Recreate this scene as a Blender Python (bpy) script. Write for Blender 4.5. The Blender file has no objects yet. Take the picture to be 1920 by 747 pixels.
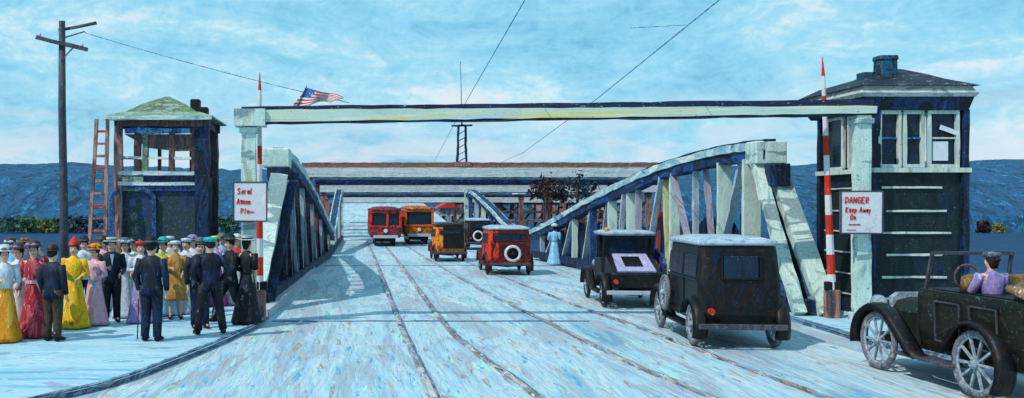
import bpy, bmesh, math, random
from mathutils import Vector, Matrix, noise as mnoise
R = math.radians
random.seed(7)
# ------------------------------------------------------------------ camera, sky, sun
F = 1700.0; VX = 660.0; HY = 385.0; CH = 2.55
scene = bpy.context.scene
cd = bpy.data.cameras.new('camera'); cam = bpy.data.objects.new('camera', cd)
scene.collection.objects.link(cam); scene.camera = cam
cam.location = (0, 0, CH); cam.rotation_euler = (R(90), 0, 0)
cd.sensor_width = 36.0; cd.lens = 36.0 * F / 1920.0
cd.shift_x = (960 - VX) / 1920.0; cd.shift_y = (HY - 373.5) / 1920.0
cd.clip_end = 5000
SUN_EL, SUN_AZ = 50.0, 236.0      # azimuth of the sun measured clockwise from +Y
def lin(c): return c / 12.92 if c <= .04045 else ((c + .055) / 1.055) ** 2.4
def rgb(h, k=1.0):
    if isinstance(h, tuple): return h
    h = h.lstrip('#'); return tuple(lin(int(h[i:i+2], 16) / 255) * k for i in (0, 2, 4)) + (1.0,)
w = bpy.data.worlds.new('World'); scene.world = w; w.use_nodes = True
nt = w.node_tree; nt.nodes.clear()
def N(nt, t, **kw):
    n = nt.nodes.new(t)
    for k, v in kw.items():
        if k == 'op': n.operation = v
        elif k.startswith('i_'): n.inputs[k[2:].replace('_', ' ')].default_value = v
        else: setattr(n, k, v)
    return n
L = lambda nt, a, b: nt.links.new(a, b)
def ramp(nt, stops, interp='LINEAR'):
    n = nt.nodes.new('ShaderNodeValToRGB'); cr = n.color_ramp; cr.interpolation = interp
    while len(cr.elements) < len(stops): cr.elements.new(.5)
    for e, (p, c) in zip(cr.elements, stops): e.position = p; e.color = rgb(c)
    return n
def mixc(nt, fac, a, b, mode='MIX'):
    n = nt.nodes.new('ShaderNodeMix'); n.data_type = 'RGBA'; n.blend_type = mode
    for s, v in ((0, fac), (6, a), (7, b)):
        if hasattr(v, 'is_linked'): nt.links.new(v, n.inputs[s])
        else: n.inputs[s].default_value = v if s == 0 else rgb(v)
    return n.outputs[2]
sky = N(nt, 'ShaderNodeTexSky', sky_type='NISHITA'); sky.sun_disc = False
sky.sun_elevation = R(SUN_EL); sky.sun_rotation = R(SUN_AZ); sky.air_density = 1.0; sky.ozone_density = 2.0
tc = N(nt, 'ShaderNodeTexCoord')
def skynoise(scl, rot, sc, det, dist, rough=.6):
    m = N(nt, 'ShaderNodeMapping'); m.inputs['Scale'].default_value = scl; m.inputs['Rotation'].default_value = rot
    L(nt, tc.outputs['Generated'], m.inputs['Vector'])
    n = N(nt, 'ShaderNodeTexNoise'); n.inputs['Scale'].default_value = sc; n.inputs['Detail'].default_value = det
    n.inputs['Distortion'].default_value = dist; n.inputs['Roughness'].default_value = rough
    L(nt, m.outputs[0], n.inputs['Vector']); return n.outputs['Fac']
big = skynoise((1, 1, 3.2), (0, R(-8), 0), 3.6, 5, .8)
strokes = skynoise((1, 1, 2.2), (0, R(14), 0), 22, 4, 1.6, .6)
dabs = skynoise((1, 1, 1.3), (0, R(-30), 0), 80, 3, .8, .7)
add = N(nt, 'ShaderNodeMath', op='MULTIPLY_ADD'); L(nt, strokes, add.inputs[0]); add.inputs[1].default_value = .36; L(nt, big, add.inputs[2])
add2 = N(nt, 'ShaderNodeMath', op='MULTIPLY_ADD'); L(nt, dabs, add2.inputs[0]); add2.inputs[1].default_value = .20; L(nt, add.outputs[0], add2.inputs[2])
cr = ramp(nt, [(.60, '#68b2d6'), (.70, '#7cc4e2'), (.79, '#8ccfea'), (.87, '#9fd7ec'), (.94, '#bbe1ee'), (1.0, '#d8e4ea')])
L(nt, add2.outputs[0], cr.inputs[0])
sx = N(nt, 'ShaderNodeSeparateXYZ'); L(nt, tc.outputs['Generated'], sx.inputs[0])
mr = N(nt, 'ShaderNodeMapRange'); mr.inputs['From Min'].default_value = .02; mr.inputs['From Max'].default_value = .14
mr.inputs['To Min'].default_value = 1.0; mr.inputs['To Max'].default_value = 0
L(nt, sx.outputs['Z'], mr.inputs['Value'])
hm = N(nt, 'ShaderNodeMath', op='MULTIPLY'); L(nt, mr.outputs[0], hm.inputs[0]); hm.use_clamp = True
hr = N(nt, 'ShaderNodeMapRange'); hr.inputs['From Min'].default_value = .38; hr.inputs['From Max'].default_value = .58; L(nt, skynoise((1, 1, 3), (0, R(5), 0), 9, 6, 1), hr.inputs['Value']); L(nt, hr.outputs[0], hm.inputs[1])
col = mixc(nt, hm.outputs[0], cr.outputs[0], '#d3dde8')
SKYK = 9.5
scl = N(nt, 'ShaderNodeVectorMath', op='SCALE'); L(nt, col, scl.inputs[0]); scl.inputs['Scale'].default_value = SKYK
skm = mixc(nt, .12, scl.outputs[0], sky.outputs[0])
bg = N(nt, 'ShaderNodeBackground'); bg.inputs['Strength'].default_value = .12
L(nt, skm, bg.inputs['Color']); out = N(nt, 'ShaderNodeOutputWorld'); L(nt, bg.outputs[0], out.inputs[0])
sd = bpy.data.lights.new('sun', 'SUN'); sd.energy = 3.4; sd.angle = R(.6); sd.color = (1, .95, .86)
so = bpy.data.objects.new('sun', sd); scene.collection.objects.link(so)
az = R(SUN_AZ); el = R(SUN_EL)
sdir = Vector((math.sin(az) * math.cos(el), math.cos(az) * math.cos(el), math.sin(el)))
so.rotation_euler = sdir.to_track_quat('Z', 'Y').to_euler(); so.location = (-20, -20, 40)
vs = scene.view_settings
vs.view_transform = 'Standard'; vs.look = 'None'; vs.exposure = 0.0; vs.gamma = 1.0; vs.use_curve_mapping = False
scene.render.resolution_x = 1024; scene.render.resolution_y = 398

# ------------------------------------------------------------------ placing helpers
def D_of(py, z=0.0): return (CH - z) * F / (py - HY)          # distance of a ground point seen at row py
def X_at(px, D): return (px - VX) / F * D
def Z_at(py, D): return CH - (py - HY) / F * D
# ------------------------------------------------------------------ materials
MATS = {}
def paint(name, pal, scale=3.0, stretch=(1, 1, 1), dist=1.0, rough=.6, bump=.25, fleck=None, fleck_amt=.08, fleck_scale=30, fscl=(1, 1, 1),
          second=None, second_amt=.3, detail=5, metallic=0, spread=(.33, .67), bscale=3.0, bdist=.02, second_scale=.6):
    if name in MATS: return MATS[name]
    m = bpy.data.materials.new(name); m.use_nodes = True; t = m.node_tree; t.nodes.clear()
    b = N(t, 'ShaderNodeBsdfPrincipled'); o = N(t, 'ShaderNodeOutputMaterial'); L(t, b.outputs[0], o.inputs[0])
    tc = N(t, 'ShaderNodeTexCoord'); oi = N(t, 'ShaderNodeObjectInfo')
    off = N(t, 'ShaderNodeVectorMath', op='ADD'); L(t, tc.outputs['Object'], off.inputs[0])
    k = N(t, 'ShaderNodeMath', op='MULTIPLY'); L(t, oi.outputs['Random'], k.inputs[0]); k.inputs[1].default_value = 37.0
    L(t, k.outputs[0], off.inputs[1])
    def nz(sc, det, d, st, r=.6):
        mp = N(t, 'ShaderNodeMapping'); mp.inputs['Scale'].default_value = st; L(t, off.outputs[0], mp.inputs['Vector'])
        n = N(t, 'ShaderNodeTexNoise'); n.inputs['Scale'].default_value = sc; n.inputs['Detail'].default_value = det
        n.inputs['Distortion'].default_value = d; n.inputs['Roughness'].default_value = r
        L(t, mp.outputs[0], n.inputs['Vector']); return n.outputs['Fac']
    n1 = nz(scale, detail, dist, stretch)
    a, z = spread; k = max(1, len(pal) - 1)
    cr = ramp(t, [(a + (z - a) * i / k, c) for i, c in enumerate(pal)]); L(t, n1, cr.inputs[0])
    c = cr.outputs[0]
    if second:
        s2 = nz(scale * second_scale, 4, 1.5, tuple(reversed(stretch)) if stretch != (1, 1, 1) else (1, 1, 1))
        mr = N(t, 'ShaderNodeMapRange'); mr.inputs['From Min'].default_value = .68 - second_amt * .5; mr.inputs['From Max'].default_value = .72 - second_amt * .5
        L(t, s2, mr.inputs['Value']); c = mixc(t, mr.outputs[0], c, second)
    if fleck:
        for fi, fc in enumerate(fleck if isinstance(fleck, list) else [fleck]):
            s3 = nz(fleck_scale * (1 + .37 * fi), 3, .6, fscl, .75)
            mr = N(t, 'ShaderNodeMapRange'); th = .74 - fleck_amt
            mr.inputs['From Min'].default_value = th; mr.inputs['From Max'].default_value = th + .03
            L(t, s3, mr.inputs['Value']); c = mixc(t, mr.outputs[0], c, fc)
    L(t, c, b.inputs['Base Color']); b.inputs['Roughness'].default_value = rough; b.inputs['Metallic'].default_value = metallic
    b.inputs['Specular IOR Level'].default_value = .25
    if bump:
        bn = N(t, 'ShaderNodeBump'); bn.inputs['Strength'].default_value = bump; bn.inputs['Distance'].default_value = bdist
        L(t, nz(scale * bscale, 6, 1.2, stretch), bn.inputs['Height']); L(t, bn.outputs[0], b.inputs['Normal'])
    MATS[name] = m; return m
V = (1, 1, .22)      # strokes running up and down
MINT = paint('mint_paint', ['#7f9fa0', '#abc6be', '#c4d8ce', '#b3c9c4', '#d2ddd6', '#a3b49c'], 2.5, V, second='#7c9398', second_amt=.28, fleck=['#3f5058', '#e0e6df', '#8a7258'], fleck_amt=.12, bump=.7)
BEAM = paint('cream_beam_paint', ['#8aa39c', '#c3ccb4', '#b5cbc4', '#cfd6c2', '#d9c877', '#b7cdd0'], 1.2, (.12, 1, 3), fleck=['#5d7078', '#dfe5dc'], fleck_amt=.09, bump=.5, fscl=(.3, 1, 1))
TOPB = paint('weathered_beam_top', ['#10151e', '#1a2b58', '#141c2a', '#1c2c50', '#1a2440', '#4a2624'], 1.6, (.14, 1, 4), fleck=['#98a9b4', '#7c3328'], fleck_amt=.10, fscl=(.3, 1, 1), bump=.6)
RAWB = paint('rust_beam_top', ['#3a3038', '#8c6a35', '#5b4c58', '#9d4a30', '#6a6480', '#b08a4e'], 1.6, (.12, 1, 4), fleck='#c3ced4', fleck_amt=.12, fscl=(.3, 1, 1), bump=.6)
FARB = paint('far_beam_paint', ['#7f97a8', '#c4d2d6', '#dde2da', '#a3b8c4', '#d8dfda', '#b4a8b4', '#92a8b6'], 1.3, (.10, 1, 4.5), fleck=['#26344a', '#d4dcdc', '#6a4448'], fleck_amt=.13, fscl=(.2, 1, 1), bump=.5)
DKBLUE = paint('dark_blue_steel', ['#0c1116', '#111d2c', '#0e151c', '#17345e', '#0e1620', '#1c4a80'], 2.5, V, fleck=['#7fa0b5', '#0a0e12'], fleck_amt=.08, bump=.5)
BLUEST = paint('blue_steel', ['#12304f', '#1f4f8a', '#5f9cc4', '#17386a', '#2d68a8'], 2.0, (1, .25, 1), fleck=['#a8d4e4', '#0d1620'], fleck_amt=.10, bump=.5)
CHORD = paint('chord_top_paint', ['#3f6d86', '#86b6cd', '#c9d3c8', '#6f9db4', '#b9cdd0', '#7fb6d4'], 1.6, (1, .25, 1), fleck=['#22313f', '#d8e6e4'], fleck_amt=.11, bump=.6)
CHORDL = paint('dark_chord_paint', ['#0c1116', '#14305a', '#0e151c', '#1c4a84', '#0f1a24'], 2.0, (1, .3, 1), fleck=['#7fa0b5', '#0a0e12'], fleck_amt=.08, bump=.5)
BLACK = paint('black_paint', ['#08090b', '#12161a', '#0c1014', '#241a16', '#0e1218', '#162238'], 3.4, (1, 1, .5), fleck=['#36424a', '#1a3050', '#3c241e'], fleck_amt=.09, fleck_scale=13, rough=.45, bump=.4)
NAVY = paint('navy_cloth', ['#0b1018', '#14233c', '#101820', '#1d3a66', '#0e141c'], 7, V, fleck=['#6f94ae', '#243f70'], fleck_amt=.11)
WALLD = paint('dark_boards', ['#0c1216', '#16211f', '#131c26', '#1a2a28', '#10203c', '#10181c'], 2.2, (1.2, 1, .35), fleck=['#92a5a8', '#1c4c9a'], fleck_amt=.07, bump=.5)
CREAM = paint('cream_frame', ['#7f8f90', '#b3b8ac', '#c6cabf', '#a5b3b4', '#d2d6cc'], 4, V, fleck=['#4b565a', '#e4e8e4'], fleck_amt=.09)
ROOFG = paint('grey_roof_trim', ['#46525a', '#8e999a', '#b9c0b8', '#727c7e', '#c9cec4'], 2.5, (.4, 1, 1), fleck=['#1e2a30', '#dfe4de'], fleck_amt=.12)
ROOFD = paint('dark_roof', ['#0f151c', '#1b2226', '#222b30', '#14243c', '#3c2828', '#161c20'], 3, (.5, 1, 1), fleck=['#9fb2b4', '#5f7478'], fleck_amt=.11, fleck_scale=9, fscl=(.4, 1, 1))  # pale streaky flecks are highlights put into the roof colour
OLIVE = paint('olive_roof', ['#39442b', '#5f6b3a', '#6f8a70', '#4b522f', '#8fa9a0', '#6b4f36'], 3, (.5, 1, 1), fleck=['#b9c9bc', '#2a2a22'], fleck_amt=.10)
WOOD = paint('brown_wood', ['#2a2428', '#5a4244', '#3b3438', '#7b5450', '#2b2f3c'], 4, V, fleck=['#9a8f98', '#17181c'], fleck_amt=.10)
POLEM = paint('grey_pole_wood', ['#2a2c34', '#454450', '#383a44', '#56525c', '#2b3846'], 5, V, fleck=['#8a8f9c', '#17181c'], fleck_amt=.10)
RUST = paint('rust_wood', ['#5b3a3c', '#8a5a52', '#a57f78', '#6b4744', '#3c3a46'], 4, V, fleck=['#b9aab0', '#2a2226'], fleck_amt=.10)
REDP = paint('red_paint', ['#9c1f16', '#c8321f', '#b32a1c', '#d8452c'], 5, V, fleck=['#e8d8d4', '#5a1512'], fleck_amt=.07)
WHITP = paint('white_paint', ['#b4b4bc', '#d6cfd0', '#c8ccd4', '#e0dcdc'], 5, V, fleck='#b85a50', fleck_amt=.07)
SIGNW = paint('sign_white', ['#b9bcc6', '#d8cdd0', '#c9cdd6', '#ddd6d8'], 6, (1, 1, 1), fleck=['#b9a9a2', '#eceaea'], fleck_amt=.10)
SIGNR = paint('sign_red', ['#c22f1c', '#d8432c', '#b52a1e'], 10, bump=0)
GLASS = paint('dark_glass', ['#0a0e12', '#15202a', '#10283f', '#1d2a30', '#0f1418'], 5, V, rough=.2, fleck=['#5f7d92'], fleck_amt=.08, bump=.2)
RAILM = paint('highlit_rail', ['#2c3448', '#7f7a7c', '#c9c0b4', '#5c7ea2', '#a08478', '#33384a', '#d4cfc8'], 3, (1, .2, 1), fleck=['#22283a', '#c9dbe0'], fleck_amt=.12, rough=.5)  # cream stops are highlights put into the rail colour
JOINTD = paint('flangeway_tone', ['#22344e', '#5c7898', '#303f52', '#7894ac', '#54546a', '#7c9cb8'], 2.5, (1, .3, 1), fleck='#a4c4d8', fleck_amt=.14)  # darker blue-grey strip beside each rail, sets it off
JOINT = paint('dark_joint', ['#2b4f7c', '#4d6f96', '#26405f', '#6c6a70'], 5, (.3, 1, 1), fleck='#9cc4dc', fleck_amt=.12)
ROAD = paint('painted_road', ['#6c9cb8', '#88b4ca', '#a0aab4', '#98c2d4', '#b6c6cd', '#98bccd', '#c2ced2', '#a8b2ba', '#80b0ca'], .55, (1.9, .20, 1), dist=1.6, detail=6,
             second='#9fabb8', second_amt=.28, fleck=['#a4d6d0', '#a8c4dc', '#9c8c84', '#5c9cc4', '#b4a894'], fleck_amt=.125, fleck_scale=1.3, fscl=(2.6, .35, 1), bump=1.0, bscale=7, bdist=.05, spread=(.32, .68), second_scale=1.3)
PAVE = paint('painted_pavement', ['#6caccb', '#8ec2d9', '#a2c0cd', '#9ccadd', '#b2cbd5', '#a4cedc', '#92b4c8'], .8, (.4, 1.3, 1), dist=1.6, detail=6,
             second='#8fa3b8', second_amt=.20, fleck=['#b4dcd8', '#7098c4', '#b9d0dc'], fleck_amt=.12, fleck_scale=1.5, fscl=(.7, 2.0, 1), bump=1.0, bscale=7, bdist=.05)
KERB = paint('kerb_stone', ['#243854', '#5c7898', '#3b4352', '#7e9cb8', '#4a4a58', '#93a8b8'], 3, (1, .3, 1), fleck=['#9cb4cc', '#14181e'], fleck_amt=.12)
KERBL = paint('pale_kerb', ['#8fa6bc', '#a9aebb', '#b3b0b8', '#7f9dbd'], 2, (1, .3, 1), fleck=['#4a6688', '#cfdfe4'], fleck_amt=.10)
WATER = paint('deep_water', ['#0a2440', '#0f3354', '#143f66', '#0c2a4c', '#1a4a6c'], .5, (.5, 1.5, 1), rough=.8, fleck='#2f6a90', fleck_amt=.08, fleck_scale=3, bump=.5)
HILL = paint('blue_hill', ['#0a2038', '#124268', '#10304e', '#1c5c86', '#14384c', '#2a5070', '#14508a', '#0e2c44'], .40, (1, .6, .22), dist=1.5, fleck=['#2f74a0', '#34565a', '#0c2240'], fleck_amt=.13, fleck_scale=.8, fscl=(1, .6, .2), bump=.4, bdist=.3)
GRND = paint('ground_earth', ['#3f5560', '#5b7c8a', '#6f8f9c', '#4b5f50'], .3, fleck='#8fa9ac', fleck_amt=.08, fleck_scale=2)

# ------------------------------------------------------------------ mesh helpers
class MB:
    def __init__(s): s.v = []; s.f = []; s.mi = []; s.cur = 0
    def add(s, vs, fs):
        o = len(s.v); s.v += [tuple(p) for p in vs]
        for f in fs: s.f.append([o + i for i in f]); s.mi.append(s.cur)
        return s
    def box(s, c, d, rz=0, rx=0, ry=0):
        M = Matrix.Translation(c) @ Matrix.Rotation(rz, 4, 'Z') @ Matrix.Rotation(ry, 4, 'Y') @ Matrix.Rotation(rx, 4, 'X')
        a, b, e = d[0] / 2, d[1] / 2, d[2] / 2
        vs = [M @ Vector((x, y, z)) for z in (-e, e) for y in (-b, b) for x in (-a, a)]
        return s.add(vs, [(0, 2, 3, 1), (4, 5, 7, 6), (0, 1, 5, 4), (2, 6, 7, 3), (0, 4, 6, 2), (1, 3, 7, 5)])
    def bar(s, p0, p1, w, h, jit=.012, seg=None, up=(0, 0, 1)):     # wobbly rectangular member
        return s.path([p0, p1], w, h, jit, seg, up)
    def path(s, pts, w, h, jit=.012, seg=None, up=(0, 0, 1), closed=False):
        P = [Vector(p) for p in pts]; Q = []
        for i in range(len(P) - 1):
            n = seg or max(1, int((P[i+1] - P[i]).length / .35))
            for k in range(n): Q.append(P[i].lerp(P[i+1], k / n))
        Q.append(P[-1]); rings = []
        for i, q in enumerate(Q):
            t = (Q[min(i+1, len(Q)-1)] - Q[max(i-1, 0)]).normalized(); u = Vector(up)
            if abs(t.dot(u)) > .95: u = Vector((0, 1, 0))
            x = t.cross(u).normalized(); y = x.cross(t).normalized()
            j = lambda: random.uniform(-jit, jit)
            rings.append([q + x * (a * w / 2 + j()) + y * (b * h / 2 + j()) for a, b in ((-1, -1), (1, -1), (1, 1), (-1, 1))])
        return s.rings(rings, True)
    def rings(s, rings, cap=True, closed=False):
        n = len(rings[0]); vs = [p for r in rings for p in r]; fs = []
        m = len(rings)
        for i in range(m if closed else m - 1):
            for k in range(n):
                a = i * n + k; b = i * n + (k + 1) % n; c = ((i + 1) % m) * n
                fs.append((a, b, c + (k + 1) % n, c + k))
        if cap and not closed: fs += [tuple(range(n))[::-1], tuple((m - 1) * n + k for k in range(n))]
        return s.add(vs, fs)
    def tube(s, pts, rad, n=8, cap=True):
        P = [Vector(p) for p in pts]; rad = rad if isinstance(rad, (list, tuple)) else [rad] * len(P); rings = []
        x = None
        for i, q in enumerate(P):
            t = (P[min(i+1, len(P)-1)] - P[max(i-1, 0)]).normalized()
            if x is None: x = t.cross(Vector((0, 0, 1)) if abs(t.z) < .9 else Vector((0, 1, 0))).normalized()
            else: x = (x - t * x.dot(t)).normalized()
            y = t.cross(x)
            r = rad[i]; rx, ry = r if isinstance(r, tuple) else (r, r)
            rings.append([q + x * math.cos(2*math.pi*k/n) * rx + y * math.sin(2*math.pi*k/n) * ry for k in range(n)])
        return s.rings(rings, cap)
    def loft(s, secs, n=16, wob=0):          # secs: (z, cx, cy, rx, ry)
        rings = []
        for i, (z, cx, cy, rx, ry) in enumerate(secs):
            rings.append([Vector((cx + rx * math.cos(a) * (1 + wob * math.sin(5*a + 1.3)), cy + ry * math.sin(a) * (1 + wob * math.sin(5*a + 1.3)), z)) for a in [2*math.pi*k/n for k in range(n)]])
        return s.rings(rings)
    def rloft(s, secs, n=5):                 # rounded-rectangle stack: (z, cx, cy, hx, hy, r)
        rings = []
        for (z, cx, cy, hx, hy, r) in secs:
            ring = []
            for q, (sx, sy) in enumerate(((1, 1), (-1, 1), (-1, -1), (1, -1))):
                for k in range(n):
                    a = math.pi/2 * (q + k/(n-1)); ring.append(Vector((cx + sx*(hx-r) + r*math.cos(a), cy + sy*(hy-r) + r*math.sin(a), z)))
            rings.append(ring)
        return s.rings(rings)
    def torus(s, c, R_, r, axis='X', n=28, m=8, sq=1.0):
        rings = []
        for i in range(n):
            a = 2*math.pi*i/n; ring = []
            for k in range(m):
                b = 2*math.pi*k/m; rr = R_ + r*math.cos(b); h = r*sq*math.sin(b)
                p = (h, rr*math.cos(a), rr*math.sin(a)) if axis == 'X' else ((rr*math.cos(a), h, rr*math.sin(a)) if axis == 'Y' else (rr*math.cos(a), rr*math.sin(a), h))
                ring.append(Vector(p) + Vector(c))
            rings.append(ring)
        return s.rings(rings, False, True)
    def prism(s, poly, axis, a, b):          # 2-D outline extruded along an axis from a to b
        def mk(p, t): return {'X': (t, p[0], p[1]), 'Y': (p[0], t, p[1]), 'Z': (p[0], p[1], t)}[axis]
        n = len(poly); vs = [mk(p, a) for p in poly] + [mk(p, b) for p in poly]
        return s.add(vs, [tuple(range(n)), tuple(range(2*n-1, n-1, -1))] + [(i, (i+1) % n, n + (i+1) % n, n + i) for i in range(n)])
    def build(s, name, mat, parent=None, smooth=False, bevel=0):
        me = bpy.data.meshes.new(name); me.from_pydata(s.v, [], s.f)
        for m in (mat if isinstance(mat, list) else [mat]): me.materials.append(m)
        me.polygons.foreach_set('material_index', s.mi); me.update()
        bm = bmesh.new(); bm.from_mesh(me); bmesh.ops.recalc_face_normals(bm, faces=bm.faces)
        if bevel: bmesh.ops.bevel(bm, geom=list(bm.edges), offset=bevel, segments=1, affect='EDGES')
        bm.to_mesh(me); bm.free()
        if smooth: me.polygons.foreach_set('use_smooth', [True] * len(me.polygons))
        o = bpy.data.objects.new(name, me); scene.collection.objects.link(o)
        if parent: o.parent = parent
        return o
def tag(o, label=None, cat=None, group=None, kind=None):
    if label: o['label'] = label
    if cat: o['category'] = cat
    if group: o['group'] = group
    if kind: o['kind'] = kind
    return o
def thing(name, loc, label, cat, group=None, rz=0):
    o = bpy.data.objects.new(name, None); scene.collection.objects.link(o)
    o.location = loc; o.rotation_euler = (0, 0, rz); o.empty_display_size = .2
    return tag(o, label, cat, group)
def struct(o): o['kind'] = 'structure'; return o
def copy_tree(o, parent=None):
    c = o.copy(); scene.collection.objects.link(c); c.parent = parent
    for ch in list(o.children): copy_tree(ch, c)
    return c

# ------------------------------------------------------------------ ground, road, water, hills
def sheet(name, poly, z, mat, sub=0):
    m = MB(); n = len(poly); m.add([(x, y, z) for x, y in poly], [tuple(range(n))])
    return struct(m.build(name, mat))
sheet('ground', [(-900, -200), (900, -200), (900, 1500), (-900, 1500)], -.008, GRND)
LK = [(-14, 5.5), (-8.4, 7.6), (-5.3, 10.0), (-3.55, 12.3), (-2.85, 14.4), (-2.2, 17.4), (-1.88, 20.2), (-1.5, 32), (-1.12, 45.6)]
RK = [(40, 12), (13, 12.9), (10.4, 14.6), (9.45, 16.2), (9.6, 20), (9.35, 30), (8.7, 42)]
def smooth_line(P, n=5):
    out = []
    for i in range(len(P) - 1):
        p0 = P[max(i-1, 0)]; p1 = P[i]; p2 = P[i+1]; p3 = P[min(i+2, len(P)-1)]
        for k in range(n):
            t = k / n
            out.append(tuple(.5*((2*p1[a]) + (-p0[a]+p2[a])*t + (2*p0[a]-5*p1[a]+4*p2[a]-p3[a])*t*t + (-p0[a]+3*p1[a]-3*p2[a]+p3[a])*t**3) for a in range(len(p1))))
    out.append(tuple(P[-1])); return out
LKs = smooth_line(LK); RKs = smooth_line(RK)
sheet('road', [(-60, -20), (60, -20), (60, 24), (9.8, 24), (8.6, 66), (-.95, 66), (-1.9, 30), (-60, 30)], 0, ROAD)
PZ = .08
sheet('pavement', LKs[:31] + [(-2.4, 22.5), (-2.4, 29), (-60, 29), (-60, 5.5)], PZ, PAVE)
k_ = [p for p in RKs if p[1] < 21]
sheet('pavement', k_ + [(9.7, 24.5), (60, 24.5), (60, 12)], PZ, PAVE)
m = MB(); m.path([(x - .07, y, PZ / 2 + .012) for x, y in LKs[:31]], .08, PZ + .02, .008, 2); struct(m.build('kerb', KERB))
m = MB(); m.path([(x - .12, y, .11) for x, y in LKs[30:]], .30, .22, .01, 2); struct(m.build('kerb', KERBL))
m = MB(); m.path([(x + .07, y, PZ / 2 + .012) for x, y in RKs], .10, PZ + .02, .008, 2); struct(m.build('kerb', KERB))
m = MB(); m.add([(-900, 29, .0), (-2.3, 29, .0), (-1.6, 86, .0), (-900, 86, .0)], [(0, 1, 2, 3)]); struct(m.build('water', WATER))
m = MB(); m.add([(10.6, 24.5, .0), (900, 24.5, .0), (900, 86, .0), (9.3, 86, .0)], [(0, 1, 2, 3)]); struct(m.build('water', WATER))
# road rising beyond the far leaf
m = MB(); m.add([(-.95, 66, 0), (8.6, 66, 0), (7.5, 100, 3.05), (-1.6, 100, 3.05), (7, 130, 3.4), (-2.2, 130, 3.4)], [(0, 1, 2, 3), (3, 2, 4, 5)])
struct(m.build('road', ROAD))
def hill(x0, x1, d0, d1, crest, nx, ny, seed):
    m = MB(); vs = []; fs = []
    for j in range(ny + 1):
        v = (j / ny); d = d0 + (d1 - d0) * v
        for i in range(nx + 1):
            x = x0 + (x1 - x0) * i / nx
            px = 660 + F * x / d1
            h = crest(px) * math.sin(min(1, v * 1.02) * math.pi / 2) ** .7
            h += (mnoise.noise(Vector((x * .12, d * .05, seed))) * .6 + mnoise.noise(Vector((x * .8, d * .2, seed + 5))) * .3) * (1 if j else 0) * min(1, v * 3)
            vs.append((x, d, h - .2 if j else -.3))
    for j in range(ny):
        for i in range(nx):
            a = j * (nx + 1) + i; fs.append((a, a + 1, a + nx + 2, a + nx + 1))
    m.add(vs, fs); return struct(m.build('hill', HILL))
hill(-120, -3.6, 84, 122, lambda px: 7.9 + .25 * math.sin(px * .012) - (.3 if px > 380 else 0), 300, 14, 1.0)
hill(9.6, 170, 84, 122, lambda px: 7.6 + min(1.0, max(0, (px - 1300) * .0022)), 340, 14, 9.0)
hill(-14, 26, 140, 165, lambda px: 8.4, 40, 6, 4.0)

# ------------------------------------------------------------------ tram tracks and joints
TR = [(( [(1.12, 4), (1.08, 12), (1.02, 20), (1.06, 45), (1.0, 66)]), [(2.9, 4), (2.45, 12), (2.1, 16), (1.96, 21), (2.06, 41), (2.0, 66)], 'left pair of tram rails with painted highlights running towards the red streetcar'),
      (([(5.2, 4), (4.72, 12), (4.5, 14.2), (4.25, 19), (3.75, 31), (3.3, 60)]), [(6.9, 4), (6.25, 12), (6.06, 16), (5.93, 19), (5.5, 27), (4.6, 60)], 'right pair of tram rails with painted highlights passing beside the black cars')]
for a, b, lab in TR:
    t = thing('tram_track', (a[0][0], a[0][1], 0), lab, 'tram track', 'tram tracks in the roadway')
    for q in (a, b):
        m = MB(); m.path([(x - a[0][0], y - a[0][1], .012) for x, y in smooth_line(q, 8)], .085, .04, .010, 2); rl = m.build('rail', RAILM, t)
        m = MB(); m.path([(x - a[0][0] + .075, y - a[0][1], .006) for x, y in smooth_line(q, 8)], .045, .016, .012, 2); m.build('flangeway', JOINTD, rl)
for y, x0, x1 in ((19.9, -1.75, 5.2), (38.2, -1.2, 8.6)):
    m = MB(); m.bar((x0, y, .006), (x1, y, .006), .10, .014, .006); struct(m.build('road_joint', JOINT))

# ------------------------------------------------------------------ bridge trusses
def truss(label, xf, top, d0, d1, lean, cols, side, capx=.50):
    """xf(d) = x of the truss plane, top = [(d, z)] of the upper chord, d0 foot of the raking end post"""
    t = thing('bridge_truss', (xf(d0), d0, 0), label, 'bridge truss', 'trusses of the drawbridge')
    ox, oy = xf(d0), d0
    P = lambda d, z, dx=0: (xf(d) + dx - ox, d - oy, z)
    tp = smooth_line(top, 4)
    def zt(d):
        if (d - tp[0][0]) * (1 if tp[-1][0] > tp[0][0] else -1) <= 0: return tp[0][1]
        for (a, za), (b, zb) in zip(tp, tp[1:]):
            if min(a, b) <= d <= max(a, b): return za + (zb - za) * (d - a) / (b - a + 1e-9)
        return tp[-1][1]
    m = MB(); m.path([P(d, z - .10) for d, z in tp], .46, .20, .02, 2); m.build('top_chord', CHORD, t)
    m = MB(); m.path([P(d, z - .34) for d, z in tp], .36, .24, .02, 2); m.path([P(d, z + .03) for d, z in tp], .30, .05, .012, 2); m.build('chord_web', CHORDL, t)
    m = MB(); m.bar(P(d0, .28), P(d1, .26), .34, .30, .015); m.build('bottom_chord', DKBLUE, t)
    return t, P, zt
XR = lambda d: 10.3 - .075 * (d - 20)
XL = lambda d: -2.15 + .045 * (d - 21.5)
PALE = [paint('member_' + str(i), p, 4, V, fleck=['#2a3642', '#dfe6e6'], fleck_amt=.10, bump=.5) for i, p in enumerate((
    ['#7d94a6', '#a9b6c4', '#8c97a8', '#c3cdd4'], ['#9db8b0', '#c3d4c8', '#b0c4bc', '#d3dcc8'], ['#6d7c8c', '#8f8fa0', '#a39aa4', '#5e6a78'],
    ['#7c7f48', '#b3b070', '#c3c49a', '#8d8f60'], ['#6e2a2c', '#a33a34', '#84424a', '#5a2a30'], ['#1a3054', '#28508c', '#162844', '#4270a4'], ['#14181e', '#24303c', '#182430', '#3a4a5c']))]
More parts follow.
